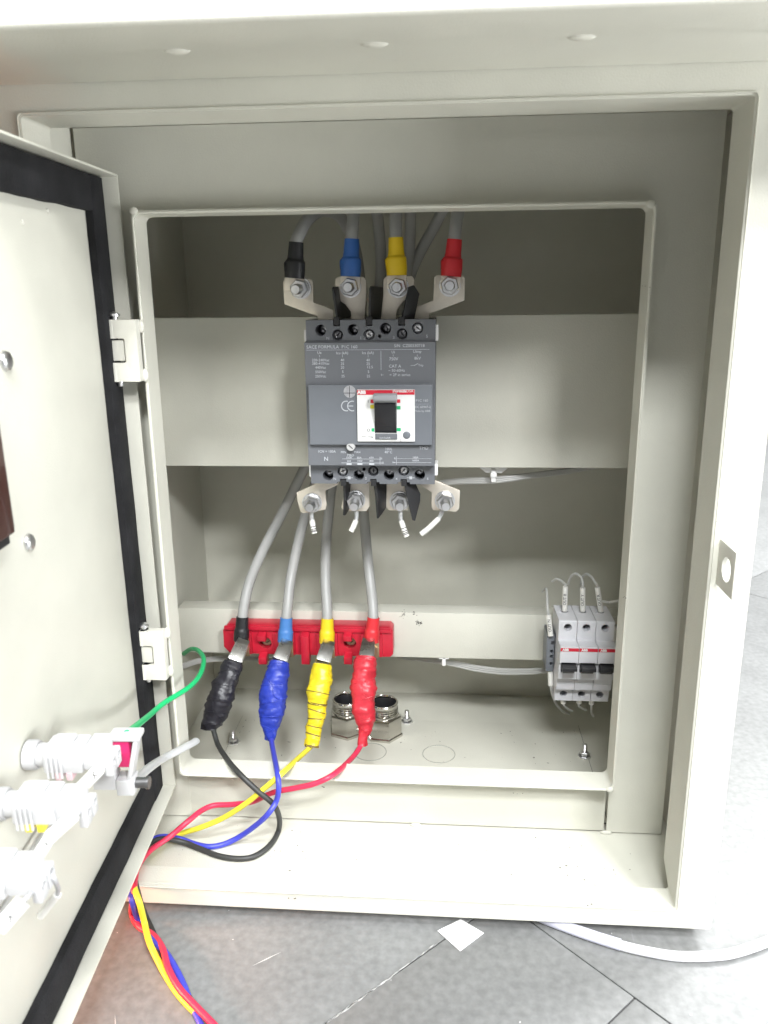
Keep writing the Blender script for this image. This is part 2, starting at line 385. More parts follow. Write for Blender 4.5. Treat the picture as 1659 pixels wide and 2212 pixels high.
# mounting bars
def channel(name, y, z0, z1):
    t = 0.002; d = 0.022; b = MB()
    prof = [(y, z0), (y, z1), (y + d, z1), (y + d, z1 - t), (y + t, z1 - t), (y + t, z0 + t), (y + d, z0 + t), (y + d, z0)]
    b.prism([(X0 + 0.004, p[0], p[1]) for p in prof], (X1 - X0 - 0.008, 0, 0), 0.0009)
    return b.build(name, PAINT, enc)
YU, YL = 0.687, 0.735
channel('mounting_bar', YU, -0.1425, -0.0135)
lbar = channel('mounting_bar', YL, -0.3465, -0.2985)
SCUFF = mat('scuff', (0.05, 0.045, 0.04), 0.8)
b = MB()
for q, n_, s_ in (((905, 1345), 34, 6), ((872, 1327), 16, 8), ((893, 1325), 10, 6)):
    for k in range(n_):
        c = at(q[0] + random.gauss(0, s_ * .6), q[1] + random.gauss(0, s_ * .45), YL)
        a = random.uniform(0, pi); l = random.uniform(0.0002, 0.0011); h = random.uniform(0.0001, 0.0004)
        d = Vector((cos(a), 0, sin(a))) * l; e = Vector((-sin(a), 0, cos(a))) * h
        c = Vector((c.x, YL - 0.00005, c.z))
        b.prism([c - d, c - e, c + d, c + e], (0, -0.00015, 0))
b.build('scuff_mark', SCUFF, lbar)
# gland plate on the bottom
b = MB(); b.box(-0.2206, 0.1446, 0.6144, 0.7806, FLOOR + 0.0001, FLOOR + 0.0005); b.build('gland_plate_gasket', mat('gland_gasket', (0.06, 0.06, 0.055), 0.8), enc)
gp = bx('gland_plate', -0.220, 0.144, 0.615, 0.780, FLOOR + 0.0006, FLOOR + 0.0016, PAINT, bev=0.0004)
for x in (-0.0727, -0.0037):
    b = MB(); z = FLOOR + 0.0016
    b.lathe((x, 0.7139, z), (0, 0, 1), [(0.0158, -0.0003), (0.0158, 0.0004), (0.0163, 0.0005), (0.0165, -0.0003)], 40)
    b.build('knockout_ring', mat('knockout_edge', (0.30, 0.30, 0.27), 0.7), gp)
def stud(x, y):
    b = MB(); z = FLOOR + 0.0016
    b.lathe((x, y, z), (0, 0, 1), [(0, 0), (0.0062, 0), (0.0062, 0.0010), (0.0050, 0.0012)], 20)
    b.lathe((x, y, z), (0, 0, 1), [(0.0046, 0.001), (0.0046, 0.0045), (0.0040, 0.0050), (0.0020, 0.0050)], 6)
    pr = [(0.0021, 0.005)]
    for k in range(9): pr += [(0.0024, 0.0055 + k * 0.0009), (0.0020, 0.0060 + k * 0.0009)]
    pr += [(0, 0.0140)]
    b.lathe((x, y, z), (0, 0, 1), pr, 12)
    return b.build('stud', ZINC, gp)
for x, y in ((0.1498 - 0.009, 0.7190), (-0.0388, 0.7760), (-0.2160, 0.7240)): stud(x, y)

DUST = mat('grit', (0.20, 0.19, 0.17), 0.9)
dm = MB()
for k in range(170):
    x = random.uniform(-0.24, 0.165)
    y, z = (random.uniform(0.535, 0.598), FLOOR + 0.00005) if k < 80 else (random.uniform(0.70, 0.775), FLOOR + 0.0017)
    if k >= 80: x = min(x, 0.138); x = max(x, -0.214)
    l = abs(random.gauss(0, 0.00045)) + 0.00015; a = random.uniform(0, pi)
    d = Vector((cos(a), sin(a), 0)) * l; e = Vector((-sin(a), cos(a), 0)) * l * random.uniform(.3, .9); c = Vector((x, y, z))
    dm.prism([c - d, c - e, c + d, c + e], (0, 0, 0.0002))
dm.build('grit', DUST, enc, kind='stuff')
chips = MB()
for q, Y in (((312, 1245), None), ((318, 1258), None), ((1273, 1953), 0.4986), ((640, 1942), 0.4986), ((1349, 1290), 0.5796), ((1395, 620), 0.5796), ((700, 1700), 0.5796), ((1120, 1716), 0.5796), ((1560, 1130), 0.4986)):
    if Y is None: continue
    for k in range(3):
        c = at(q[0] + random.gauss(0, 5), q[1] + random.gauss(0, 2), Y); l = random.uniform(0.0003, 0.0008); c = Vector((c.x, Y, c.z))
        chips.prism([c + Vector((-l, 0, 0)), c + Vector((0, 0, l * .6)), c + Vector((l, 0, 0)), c + Vector((0, 0, -l * .5))], (0, 0.0004, 0))
chips.build('paint_chip', mat('chip_dark', (0.12, 0.11, 0.10), 0.8), enc, kind='stuff')

# ------------------------------------------------------------------ inner door, opened towards the camera
HX, HY = -0.2475, 0.587
door = bpy.data.objects.new('inner_door', None); COL.objects.link(door); door.parent = enc
door.location = Vector((HX, HY, 0)) + UP - enc.location
# local axes: +x along the door width (towards the camera), +y = inner face normal, z up
aa = rad(3.6); sag = rad(1.2)
Xd = Vector((sin(aa), -cos(aa), -sin(sag))).normalized()
Yd_ = Vector((0, 0, 1)).cross(Xd).normalized(); Zd = Xd.cross(Yd_)
Rd = Matrix((Xd, Yd_, Zd)).transposed()
door.rotation_mode = 'QUATERNION'; door.rotation_quaternion = Rd.to_quaternion()
def dpt(px, py, n):
    """door-local point on the plane n metres in front of the inner face"""
    v = at(px, py, 1.0); o = Vector((HX, HY, 0)); t = (o.dot(Yd_) + n) / v.dot(Yd_)
    p = v * t - o
    return Vector((p.dot(Xd), p.dot(Yd_), p.dot(Zd)))
DW, DZ0, DZ1, DT = 0.385, -0.4080, 0.0865, 0.0165
b = MB(); b.box(0, DW, -0.0016, 0, DZ0, DZ1, 0.0005)
b.box(0, 0.0016, 0.00005, DT, DZ0, DZ1, 0.0006); b.box(DW - 0.0016, DW, 0.00005, DT, DZ0, DZ1, 0.0006)
b.box(0.0017, DW - 0.0017, 0.00005, DT, DZ1 - 0.0016, DZ1, 0.0006); b.box(0.0017, DW - 0.0017, 0.00005, DT, DZ0, DZ0 + 0.0016, 0.0006)
b.build('door_panel', PAINT, door, local=True)
# foam gasket as four strips with rough edges
def strip(x0, x1, z0, z1, vertical):
    b = MB(); n = 40; t = 0.0062
    L = []
    for k in range(n + 1):
        f = k / n
        j1 = noise.noise(Vector((f * 14, x0 * 50, z0 * 9))) * 0.0009; j2 = noise.noise(Vector((f * 17 + 5, x1 * 50, z1 * 9))) * 0.0009
        if vertical:
            z = z0 + (z1 - z0) * f; a, c = x0 + j1, x1 + j2
            pts = [(a, 0.0003, z), (a, t * .85, z), (a + 0.0012, t, z), (c - 0.0012, t, z), (c, t * .85, z), (c, 0.0003, z)]
        else:
            x = x0 + (x1 - x0) * f; a, c = z0 + j1, z1 + j2
            pts = [(x, 0.0003, a), (x, t * .85, a), (x, t, a + 0.0012), (x, t, c - 0.0012), (x, t * .85, c), (x, 0.0003, c)]
        L.append([b.bm.verts.new(p) for p in pts])
    for p, q in zip(L, L[1:]):
        for k in range(6): b.bm.faces.new((p[k], p[(k + 1) % 6], q[(k + 1) % 6], q[k]))
    b.bm.faces.new(L[0]); b.bm.faces.new(L[-1][::-1])
    b.build('gasket', GASKET, door, local=True)
GW = 0.0235
strip(0.0022, 0.0022 + GW, DZ0 + 0.0025, DZ1 - 0.0025, True)
strip(DW - 0.0022 - GW, DW - 0.0022, DZ0 + 0.0025, DZ1 - 0.0025, True)
strip(0.0030 + GW, DW - 0.0030 - GW, DZ1 - 0.0025 - GW, DZ1 - 0.0025, False)
strip(0.0030 + GW, DW - 0.0030 - GW, DZ0 + 0.0025, DZ0 + 0.0025 + GW, False)
for q, r in (((10, 780), 0.0056), ((60, 1172), 0.0052)):
    p = dpt(q[0], q[1], 0.0); b = MB()
    b.lathe((p.x, 0, p.z), (0, 1, 0), [(r, 0.0002), (r, 0.0010), (r * .9, 0.0022), (r * .6, 0.0032), (0, 0.0036)], 20)
    b.build('screw', ZINC, door, local=True)
for q in ((102, 455), (48, 480)):
    p = dpt(q[0], q[1], 0.0); b = MB(); b.ball((p.x, 0.0003, p.z), 0.0015, 1, .5, 1); b.build('weld_dot', PAINT2, door, local=True)
# hinges welded to the lip
def hinge(zt, zb):
    h = MB(); x0, x1 = -0.2405, IX0 + 0.001; y = 0.5690; zc = (zt + zb) / 2
    # leaf with a rolled edge; C-shaped, notch in the middle
    na, nb = zc + (zt - zb) * 0.20, zc - (zt - zb) * 0.19; xn = x0 + (x1 - x0) * 0.52
    poly = [(x0, zt), (x1, zt), (x1, zb), (x0, zb), (x0, nb), (xn - 0.001, nb), (xn, nb + 0.001), (xn, na - 0.001), (xn - 0.001, na), (x0, na)]
    h.prism([(x, y, z) for x, z in poly], (0, 0.0085, 0), 0.0009)
    for a, c in ((zt, na), (nb, zb)): h.cyl((x0 + 0.0015, y + 0.0046, a), (x0 + 0.0015, y + 0.0046, c), 0.0048, 18)
    o = h.build('hinge', PAINT2, enc)
    k = MB(); k.box(x0 - 0.002, xn - 0.0012, y + 0.0022, y + 0.009, nb + 0.0010, na - 0.0010, 0.0012); k.build('hinge_knuckle', PAINT2, o)
    p = MB(); xx = x0 + 0.0028
    p.lathe((xx, y + 0.0046, zt), (0, 0, 1), [(0.0022, -0.0004), (0.0022, 0.0022), (0.0040, 0.0024), (0.0040, 0.0040), (0.0026, 0.0052), (0, 0.0056)], 16)
    p.build('hinge_pin', ZINC, o); p = MB()
    p.lathe((xx, y + 0.0046, zb), (0, 0, -1), [(0.0022, -0.0004), (0.0022, 0.0028), (0.0018, 0.0036), (0, 0.0038)], 14)
    p.build('pin_end', ZINC, o)
    for z in (zt - 0.005, zb + 0.004):
        q = MB(); q.ball((x1, 0.5785, z), 0.0030, 1.0, 0.9, 1.6); q.build('weld_bead', PAINT2, o)
hinge(-0.0120, -0.0560)
hinge(-0.2515, -0.2935)

# things fixed to the door -------------------------------------------------
def door_thing(name, label, cat, group=None):
    o = bpy.data.objects.new(name, None); COL.objects.link(o)
    o.location = Vector((HX, HY, 0)) + UP; o.rotation_mode = 'QUATERNION'; o.rotation_quaternion = Rd.to_quaternion()
    return tag(o, label, cat, group)
p = dpt(34, 1150, 0.020); q = dpt(2, 880, 0.020)
met = door_thing('panel_meter', 'back of a dark brown panel meter box cut off at the left photo edge', 'meter')
b = MB(); b.box(p.x, p.x + 0.096, 0.0005, 0.0200, p.z, p.z + 0.096, 0.0012); b.build('housing', METER, met, local=True)
b = MB(); b.box(p.x - 0.0006, p.x + 0.0966, 0.0004, 0.0165, p.z - 0.006, p.z - 0.0003, 0.001); b.build('clamp', BLACK, met, local=True)
b = MB(); b.box(p.x - 0.002, p.x - 0.0003, 0.0004, 0.019, p.z + 0.002, p.z + 0.096, 0.0005); b.build('side_rail', mat('meter_edge', (0.25, 0.22, 0.21), 0.4), met, local=True)
def lamp(label, q, insert, L, variant):
    """pilot lamp seen from behind: round neck and nut on the panel, square body, contact block"""
    e = dpt(q[0], q[1], L)          # middle of the end face
    x, z = e.x, e.z
    t = door_thing('pilot_lamp', label, 'indicator lamp', 'pilot lamps on the door')
    b = MB(); b.lathe((x, 0, z), (0, 1, 0), [(0.0118, 0.0006), (0.0118, 0.006), (0.0108, 0.0075), (0.0094, 0.0075), (0.0094, 0.014)], 28)
    b.build('mounting_nut', LAMPW, t, local=True)
    b = MB(); b.box(x - 0.0125, x + 0.0125, 0.0125, L - 0.012, z - 0.0090, z + 0.0110, 0.002)
    b.box(x - 0.0108, x + 0.0108, L - 0.0121, L, z - 0.0070, z + 0.0100, 0.0015)
    b.box(x - 0.0085, x + 0.0085, 0.016, 0.028, z + 0.0110, z + 0.0145, 0.0015)
    b.build('lamp_body', LAMPW, t, local=True)
    b = MB()
    for k in range(4): b.box(x + 0.0135, x + 0.0143, 0.015 + k * 0.0026, 0.0163 + k * 0.0026, z - 0.012, z + 0.006)
    b.build('vent_rib', mat('lamp_rib', (0.55, 0.55, 0.56), 0.5), t, local=True)
    b = MB()
    for k in range(2): b.box(x - 0.0095, x + 0.0130, L - 0.028 + k * 0.0062, L - 0.0245 + k * 0.0062, z - 0.0145, z - 0.0085, 0.0004)
    b.build('colour_key', insert, t, local=True)
    for s_ in (-1, 1):
        b = MB(); b.box(x + s_ * 0.0058 - 0.0050, x + s_ * 0.0058 + 0.0050, L - 0.0005, L + 0.004, z - 0.0125, z + 0.0020, 0.001)
        c = MB(); c.cyl((x + s_ * 0.0058, L + 0.002, z - 0.003), (x + s_ * 0.0058, L + 0.02, z - 0.003), 0.0030, 14)
        tb = b.build('terminal', LAMPW, t, local=True, cut=c)
        b = MB(); b.lathe((x + s_ * 0.0058, L + 0.0016, z - 0.003), (0, 1, 0), [(0.0027, 0.0002), (0.0027, 0.001), (0, 0.0012)], 12); b.build('terminal_screw', ZINC, tb, local=True)
    kk = Matrix.Translation((x, 0, z)) @ Matrix.Diagonal((0.72, 1, 0.72, 1)) @ Matrix.Translation((-x, 0, -z))
    for ch in t.children_recursive: ch.data.transform(kk)
    return t, x, z
BLUEK = mat('key_blue', (0.10, 0.06, 0.75), 0.4); YELK = mat('key_yellow', (0.78, 0.66, 0.05), 0.4); PINK = mat('key_red', (0.55, 0.02, 0.12), 0.4)
t1, lx1, lz1 = lamp('white pilot lamp back nearest the hinge with red insert and green wire', (236, 1630), mat('key_pale', (0.60, 0.42, 0.44), 0.4), 0.047, 0)
t2, lx2, lz2 = lamp('white pilot lamp back with yellow colour key, second from the hinge', (182, 1736), YELK, 0.047, 1)
t3, lx3, lz3 = lamp('white pilot lamp back with two blue key marks at the left photo edge', (84, 1890), BLUEK, 0.047, 2)
# contact frame with red insert and dark screw at the first lamp
fc = dpt(306, 1581, 0.0590); b = MB(); fx, fz, L = fc.x, fc.z - 0.016, 0.0425
b.box(fx - 0.0055, fx + 0.0055, L - 0.002, L + 0.0165, fz + 0.0125, fz + 0.0160, 0.0012)
b.prism([(fx - 0.0050, L + 0.0150, fz + 0.0124), (fx + 0.0050, L + 0.0150, fz + 0.0124), (fx + 0.0050, L + 0.0085, fz - 0.0150), (fx - 0.0050, L + 0.0085, fz - 0.0150)], (0, -0.0026, 0), 0.0006)
b.box(fx - 0.0055, fx + 0.0055, L - 0.014, L - 0.0005, fz - 0.020, fz + 0.0122, 0.0008)
b.box(fx - 0.0055, fx + 0.0055, L - 0.0004, L + 0.0100, fz - 0.024, fz - 0.0135, 0.0008)
fr = b.build('contact_frame', LAMPW, t1, local=True)
b = MB(); b.box(fx - 0.0040, fx + 0.0040, L - 0.0003, L + 0.0095, fz - 0.0055, fz + 0.0122, 0.001); b.build('red_insert', PINK, fr, local=True)
b = MB(); b.cyl((fx, L + 0.004, fz - 0.0185), (fx, L + 0.0165, fz - 0.0185), 0.0032, 16); b.cyl((fx, L + 0.0162, fz - 0.0185), (fx, L + 0.0180, fz - 0.0185), 0.0038, 16); b.build('dark_screw', mat('dark_zinc', (0.16, 0.16, 0.16), 0.35, 0.8), fr, local=True)
# marked wires looping between the lamps
def D2W(x, n, z): return Vector((HX, HY, 0)) + Xd * x + Yd_ * n + Zd * z
def lampwire(label, P, rw=0.0011):
    t = thing('lamp_wire', label, 'wire', P[0], 'marked wires joining the pilot lamps')
    b = MB(); b.tube(P, rw, 8); b.build('conductor', mat('lamp_wire_grey', (0.42, 0.42, 0.43), 0.4), t)
    return t
def ferrule(t, a, c, r=0.0026, body=None):
    a, c = Vector(a), Vector(c)
    b = MB(); b.tube([a, (a + c) / 2, c], r, 12); o = b.build('marker_tube', SLEEVEW, t)
    if body:
        d = (c - a).normalized(); b = MB()
        view = (Vector((0, 0, 0)) - (a + c) / 2).normalized(); n_ = (view - d * view.dot(d)).normalized(); yd = n_.cross(d)
        b.text(body, (a + c) / 2 + n_ * (r + 0.0001), r * 1.5, d, yd, 'CENTER', 0.0001)
        b.build('marker_print', PRINTD, o)
    return o
def dw(px, py, n):
    p = dpt(px, py, n); return D2W(p.x, p.y, p.z)
for lab, pts, tubes in (
    ('grey wire with one white marker tube from the first pilot lamp down to the second', [(236, 1650, .046), (228, 1655, .047), (214, 1662, .044), (175, 1702, .040), (160, 1712, .034), (150, 1722, .024)], [(2, 3, 0.0036, 'X')]),
    ('grey wire with two white marker tubes between the second and third pilot lamps', [(176, 1752, .047), (168, 1757, .048), (158, 1764, .046), (108, 1808, .042), (100, 1826, .041), (82, 1850, .040), (72, 1862, .030)], [(2, 3, 0.0036, None), (3, 5, 0.0031, 'X')]),
    ('grey wire with long white marker tube leaving the third pilot lamp downwards', [(72, 1925, .047), (62, 1935, .048), (50, 1947, .046), (-2, 2006, .038), (-40, 2046, .030)], [(2, 3, 0.0038, 'X')]),
    ('loose grey wire end with thin white tube on the right of the third pilot lamp', [(104, 1880, .048), (118, 1900, .052), (124, 1932, .046), (88, 1978, .034)], [(2, 3, 0.0020, None)])):
    P = [dw(*p) for p in pts]
    t = lampwire(lab, P)
    for a_, b_, r_, tx in tubes: ferrule(t, P[a_], P[b_], r_, tx)
P = [D2W(lx1 - 0.03, 0.004, lz1 - 0.04), D2W(lx1, 0.006, lz1 - 0.047), D2W(lx2, 0.005, lz2 - 0.044), D2W(lx3, 0.006, lz3 - 0.046), D2W(lx3 + 0.09, 0.004, lz3 - 0.05)]
b = MB(); b.tube(P, 0.0016, 8); b.tube([p + Vector((0, 0, -0.006)) for p in P], 0.0016, 8)
o = b.build('clear_wire_pair', CLEARW); tag(o, 'pair of clear wires lying along the door panel below the pilot lamps', 'wire')

# ------------------------------------------------------------------ moulded case breaker
YFR = 0.632       # printed front
XB0, XB1 = -0.1110, -0.0085
brk = thing('moulded_case_breaker', 'grey four pole moulded case circuit breaker with white toggle plate on the upper bar', 'circuit breaker', (-0.06, YU, -0.149))
def C2(cx, cy, Y): return at(621 + .2278 * cx, 658.8 + .2278 * cy, Y)
def C3(cx, cy, Y): return at(621 + .2604 * cx, 945 + .2604 * cy, Y)
def C5(cx, cy, Y): return at(.54 * (1200 + cx / 2.9625), .54 * (1360 + cy / 2.9625), Y)
def C6(cx, cy, Y): return at(.54 * (1200 + cx / 2.9625), .54 * (1770 + cy / 2.9625), Y)
YT = 0.6420       # terminal covers
zt_, z1_, z2_, z3_, z4_, zb_ = C2(700, 140, YT).z, C2(700, 357, YFR).z, C2(700, 750, YFR).z, C2(700, 1318, YFR).z, C3(700, 233, YFR).z, C3(700, 385, YT).z
YC = YFR - 0.0045   # raised middle
b = MB()
prof = [(YU - 0.0005, zt_), (YT, zt_), (YT - 0.001, z1_ + 0.0015), (YFR, z1_), (YFR, z2_), (YFR, z4_), (YT - 0.001, z4_ - 0.0012), (YT, zb_), (YU - 0.0005, zb_)]
b.prism([(XB0, y, z) for y, z in prof], (XB1 - XB0, 0, 0))
c = MB()
TH = [C2(x, y, YT) for x, y in ((315, 240), (622, 235), (930, 225), (1235, 220))]
BH = [C3(x, y, YT) for x, y in ((337, 315), (592, 312), (842, 312), (1097, 308))]
TS = [C2(x, y, YT) for x, y in ((475, 285), (775, 282), (1087, 275))]
BS = [C3(x, y, YT) for x, y in ((458, 282), (712, 278), (965, 275))]
for p in TH + BH: c.cyl((p.x, YT - 0.01, p.z), (p.x, YT + 0.022, p.z), 0.0044, 24)
for p in TS + BS: c.cyl((p.x, YT - 0.01, p.z), (p.x, YT + 0.0035, p.z), 0.0044, 24)
for p in (C2(875, 295, YT), C3(635, 262, YT)): c.cyl((p.x, YT - 0.01, p.z), (p.x, YT + 0.01, p.z), 0.0014, 14)
SLT = [C2(x, 165, YT).x for x in (465, 773, 1082)]; SLB = [C3(x, 375, YT).x for x in (462, 713, 965)]
for x in SLT: c.box(x - 0.0026, x + 0.0026, YT - 0.01, YT + 0.035, zt_ - 0.0048, zt_ + 0.01)
for x in SLB:
    c.box(x - 0.0026, x + 0.0026, YT - 0.01, YT + 0.035, zb_ - 0.01, zb_ + 0.0042)
    c.box(x - 0.0050, x + 0.0050, YT - 0.01, YT + 0.035, zb_ - 0.01, zb_ + 0.0016)
body = b.build('body', GREY, brk, cut=c)
md = body.modifiers.new('edge', 'BEVEL'); md.width = 0.0003; md.segments = 2; md.limit_method = 'ANGLE'; md.angle_limit = rad(50)
# bolt heads deep in the holes, cover screws
def cross_screw(name, p, y, r, material, parent=brk):
    b = MB(); b.lathe((p.x, y, p.z), (0, -1, 0), [(r, 0), (r, 0.0006), (r * .85, 0.0013), (r * .5, 0.0016), (0, 0.0017)], 20)
    c = MB(); a = random.uniform(0, pi)
    for k in range(2):
        M = Matrix.Translation((p.x, y - 0.002, p.z)) @ Matrix.Rotation(a + k * pi / 2, 4, 'Y')
        c.box(-r * .62, r * .62, -0.001, 0.0011, -r * .12, r * .12, M=M)
    return b.build(name, material, parent, cut=c)
DKS = mat('screw_dark', (0.20, 0.20, 0.21), 0.3, 0.9)
for i, p in enumerate(TS): cross_screw('cover_screw', p, YT + 0.0034, 0.0038, ZINC if i == 1 else DKS)
for i, p in enumerate(BS): cross_screw('cover_screw', p, YT + 0.0034, 0.0038, DKS if i == 1 else ZINC)
for i, p in enumerate(TH): cross_screw('terminal_screw', p, YT + (0.004 if i == 3 else 0.019), 0.0040, ZINC)
for p in BH: cross_screw('terminal_screw', p + Vector((0, 0, 0.001)), YT + 0.012, 0.0040, ZINC)
# raised centre block with bevelled lower step
b = MB(); b.box(XB0 + 0.0025, XB1 - 0.0018, YC, YFR + 0.004, z3_, z2_, 0.0010); b.build('front_block', GREY2, brk)
# white fixing clips at the sides
for x0, x1, a, c in ((XB0 - 0.0018, XB0 + 0.0008, C2(170, 235, YT).z, C2(170, 345, YT).z), (XB1 - 0.0008, XB1 + 0.0022, C2(1385, 185, YT).z, C2(1385, 340, YT).z),
                     (XB0 - 0.0016, XB0 + 0.0008, C3(205, 235, YT).z, C3(205, 328, YT).z), (XB1 - 0.0008, XB1 + 0.0024, C3(1225, 225, YT).z, C3(1225, 318, YT).z)):
    bx('side_clip', x0, x1, YT + 0.001, YT + 0.02, c, a, WHITE, brk, 0.0005)
# white toggle plate
P0, P1 = C2(659, 800, YC), C2(1210, 1292, YC)
YW = YC - 0.0022
b = MB(); b.box(P0.x, P1.x, YW, YC - 0.0001, P1.z, P0.z, 0.0006)
c = MB(); s0, s1 = C2(822, 845, YW), C2(1036, 1216, YW); c.box(s0.x, s1.x, YW - 0.01, YC + 0.02, s1.z, s0.z)
plate = b.build('toggle_plate', WHITE, brk, cut=c)
# cut the same well into the block visually with a dark pocket
b = MB(); b.box(s0.x + 0.0001, s1.x - 0.0001, YC - 0.0006, YC - 0.0002, s1.z, s0.z); b.build('toggle_well', BLACK, plate)
r0 = C2(655, 851, YW)
b = MB(); b.box(P0.x + 0.0003, P1.x - 0.0003, YW - 0.0003, YW - 0.00002, r0.z, P0.z - 0.0003); b.build('red_band', RED, plate)
b = MB(); b.text('ABB', C2(703, 829, YW - 0.00035), 0.0036, bold=0.00022, align='CENTER'); b.text('|', C2(1000, 818, YW - 0.00035), 0.0032, align='CENTER')
b.text('Formula', C2(1065, 817, YW - 0.00035), 0.0030, bold=0.0001, align='CENTER'); b.text('DSA', C2(1160, 817, YW - 0.00035), 0.0030, align='CENTER')
b.build('brand_print', WHITE, plate)
def chip(x0, y0, x1, y1, m_):
    a, c_ = C2(x0, y0, YW), C2(x1, y1, YW); b = MB(); b.box(a.x, c_.x, YW - 0.0003, YW - 0.00002, c_.z, a.z); b.build('colour_mark', m_, plate)
chip(787, 897, 820, 930, RED); chip(1037, 895, 1070, 927, RED); chip(785, 946, 820, 982, YEL); chip(1037, 958, 1072, 990, GREEN); chip(797, 1168, 824, 1200, GREEN); chip(1037, 1166, 1075, 1196, GREEN)
b = MB(); b.text('I', C2(765, 913, YW - 0.0001), 0.0034, align='CENTER'); b.text('O', C2(768, 1188, YW - 0.0001), 0.0034, align='CENTER')
a, c_ = C2(700, 1250, YW), C2(806, 1246, YW)
b.box(a.x, a.x + 0.004, YW - 0.0003, YW - 0.0001, a.z, a.z + 0.0002); b.text('/Trip', C2(760, 1250, YW - 0.0001), 0.0022)
a = C2(1073, 1284, YW); b.box(a.x, a.x + 0.0003, YW - 0.0003, YW - 0.0001, a.z - 0.001, a.z + 0.0012)
b.build('plate_print', PRINTD, plate)
a, c_ = C2(833, 1218, YW), C2(1042, 1274, YW); b = MB(); b.box(a.x, c_.x, YW - 0.0012, YW - 0.00002, c_.z, a.z, 0.0003); rt = b.build('rating_tab', GREY, plate)
b = MB(); b.text('In=160A', C2(925, 1262, YW - 0.0014), 0.0025, align='CENTER'); b.build('rating_print', PRINT, rt)
p = C2(1130, 1234, YW); b = MB(); b.lathe((p.x, YW, p.z), (0, -1, 0), [(0.0030, 0), (0.0030, 0.0004), (0.0026, 0.0007), (0, 0.0007)], 22); b.build('test_button', GREY2, plate)
# toggle lever (up position): pale cap and dark sloping skirt
tz0, tz1 = C2(925, 905, YW - 0.010).z, C2(925, 846, YW - 0.012).z
b = MB(); a, c_ = C2(812, 850, YW - 0.010), C2(1034, 905, YW - 0.010)
b.prism([(a.x, YW - 0.0115, tz0), (a.x, YW - 0.0125, tz1 - 0.001), (a.x, YW - 0.010, tz1), (a.x, YC - 0.001, tz1 - 0.0005), (a.x, YC - 0.001, tz0 - 0.002), (a.x, YW - 0.006, tz0 - 0.0025)], (c_.x - a.x, 0, 0), 0.0007)
lev = b.build('toggle_lever', LEVER, brk)
b = MB(); a2, c2 = C2(828, 930, YW), C2(1030, 1205, YW)
b.prism([(a2.x, YW - 0.0062, tz0 - 0.0028), (a2.x, YW - 0.0040, (tz0 + s1.z) / 2), (a2.x, YW + 0.0004, s1.z + 0.0008), (a2.x, YC - 0.0007, s1.z + 0.0008), (a2.x, YC - 0.0007, tz0 - 0.0028)], (c2.x - a2.x, 0, 0), 0.0004)
b.build('toggle_skirt', mat('toggle_black', (0.014, 0.014, 0.016), 0.22), lev)
# hologram sticker, dial
p = C2(590, 822, YC); b = MB(); b.lathe((p.x, YC, p.z), (0, -1, 0), [(0.0048, 0.00002), (0.0048, 0.0002), (0, 0.0002)], 30); st = b.build('round_sticker', mat('sticker_silver', (0.62, 0.62, 0.65), 0.3, 0.4, var=0.25, vscale=300), brk)
b = MB(); b.box(p.x - 0.0004, p.x + 0.0001, YC - 0.0004, YC - 0.00022, p.z - 0.0045, p.z + 0.0045); b.box(p.x - 0.0046, p.x + 0.0046, YC - 0.0004, YC - 0.00022, p.z - 0.0013, p.z - 0.0008); b.build('sticker_line', PRINTD, st)
p = C2(600, 1345, YFR - 0.004); b = MB(); b.lathe((p.x, YFR - 0.0005, p.z), (0, -1, 0), [(0.0034, -0.001), (0.0034, 0.0036), (0.0030, 0.0040), (0, 0.0040)], 24)
dl = b.build('trip_dial', mat('dial_grey', (0.50, 0.50, 0.50), 0.4), brk)
M = Matrix.Translation((p.x, YFR - 0.0047, p.z)) @ Matrix.Rotation(rad(-42), 4, 'Y').inverted()
b = MB(); b.box(-0.0022, 0.0022, -0.0001, 0.0001, -0.0003, 0.0003, M=M); b.build('dial_slot', PRINTD, dl)
# printing
b = MB(); Yt = YFR - 0.00015
def T(s_, p, h, al='CENTER', bold=0.0): b.text(s_, p, h, align=al, bold=bold)
T('SACE FORMULA  P1C 160', C5(75, 86, Yt), 0.0036, 'LEFT'); T('S/N  CZ00330718', C5(1115, 70, Yt), 0.0032, 'LEFT')
def line(p, q, h=0.00022):
    b.box(min(p.x, q.x), max(p.x, q.x) if abs(p.x - q.x) > h else min(p.x, q.x) + h, Yt - 0.0001, Yt + 0.0001, min(p.z, q.z), max(p.z, q.z) if abs(p.z - q.z) > h else min(p.z, q.z) + h)
def hline(x0, y0, x1, fn=None, h=0.00022):
    fn = fn or C5; p, q = fn(x0, y0, Yt), fn(x1, y0, Yt); z = (p.z + q.z) / 2; b.box(p.x, q.x, Yt - 0.0001, Yt + 0.0001, z - h / 2, z + h / 2)
def vline(x0, y0, y1, fn=None, h=0.00025):
    fn = fn or C5; p, q = fn(x0, y0, Yt), fn(x0, y1, Yt); x = (p.x + q.x) / 2; b.box(x - h / 2, x + h / 2, Yt - 0.0001, Yt + 0.0001, q.z, p.z)
hline(70, 116, 1535); hline(110, 528, 880, h=0.00018)
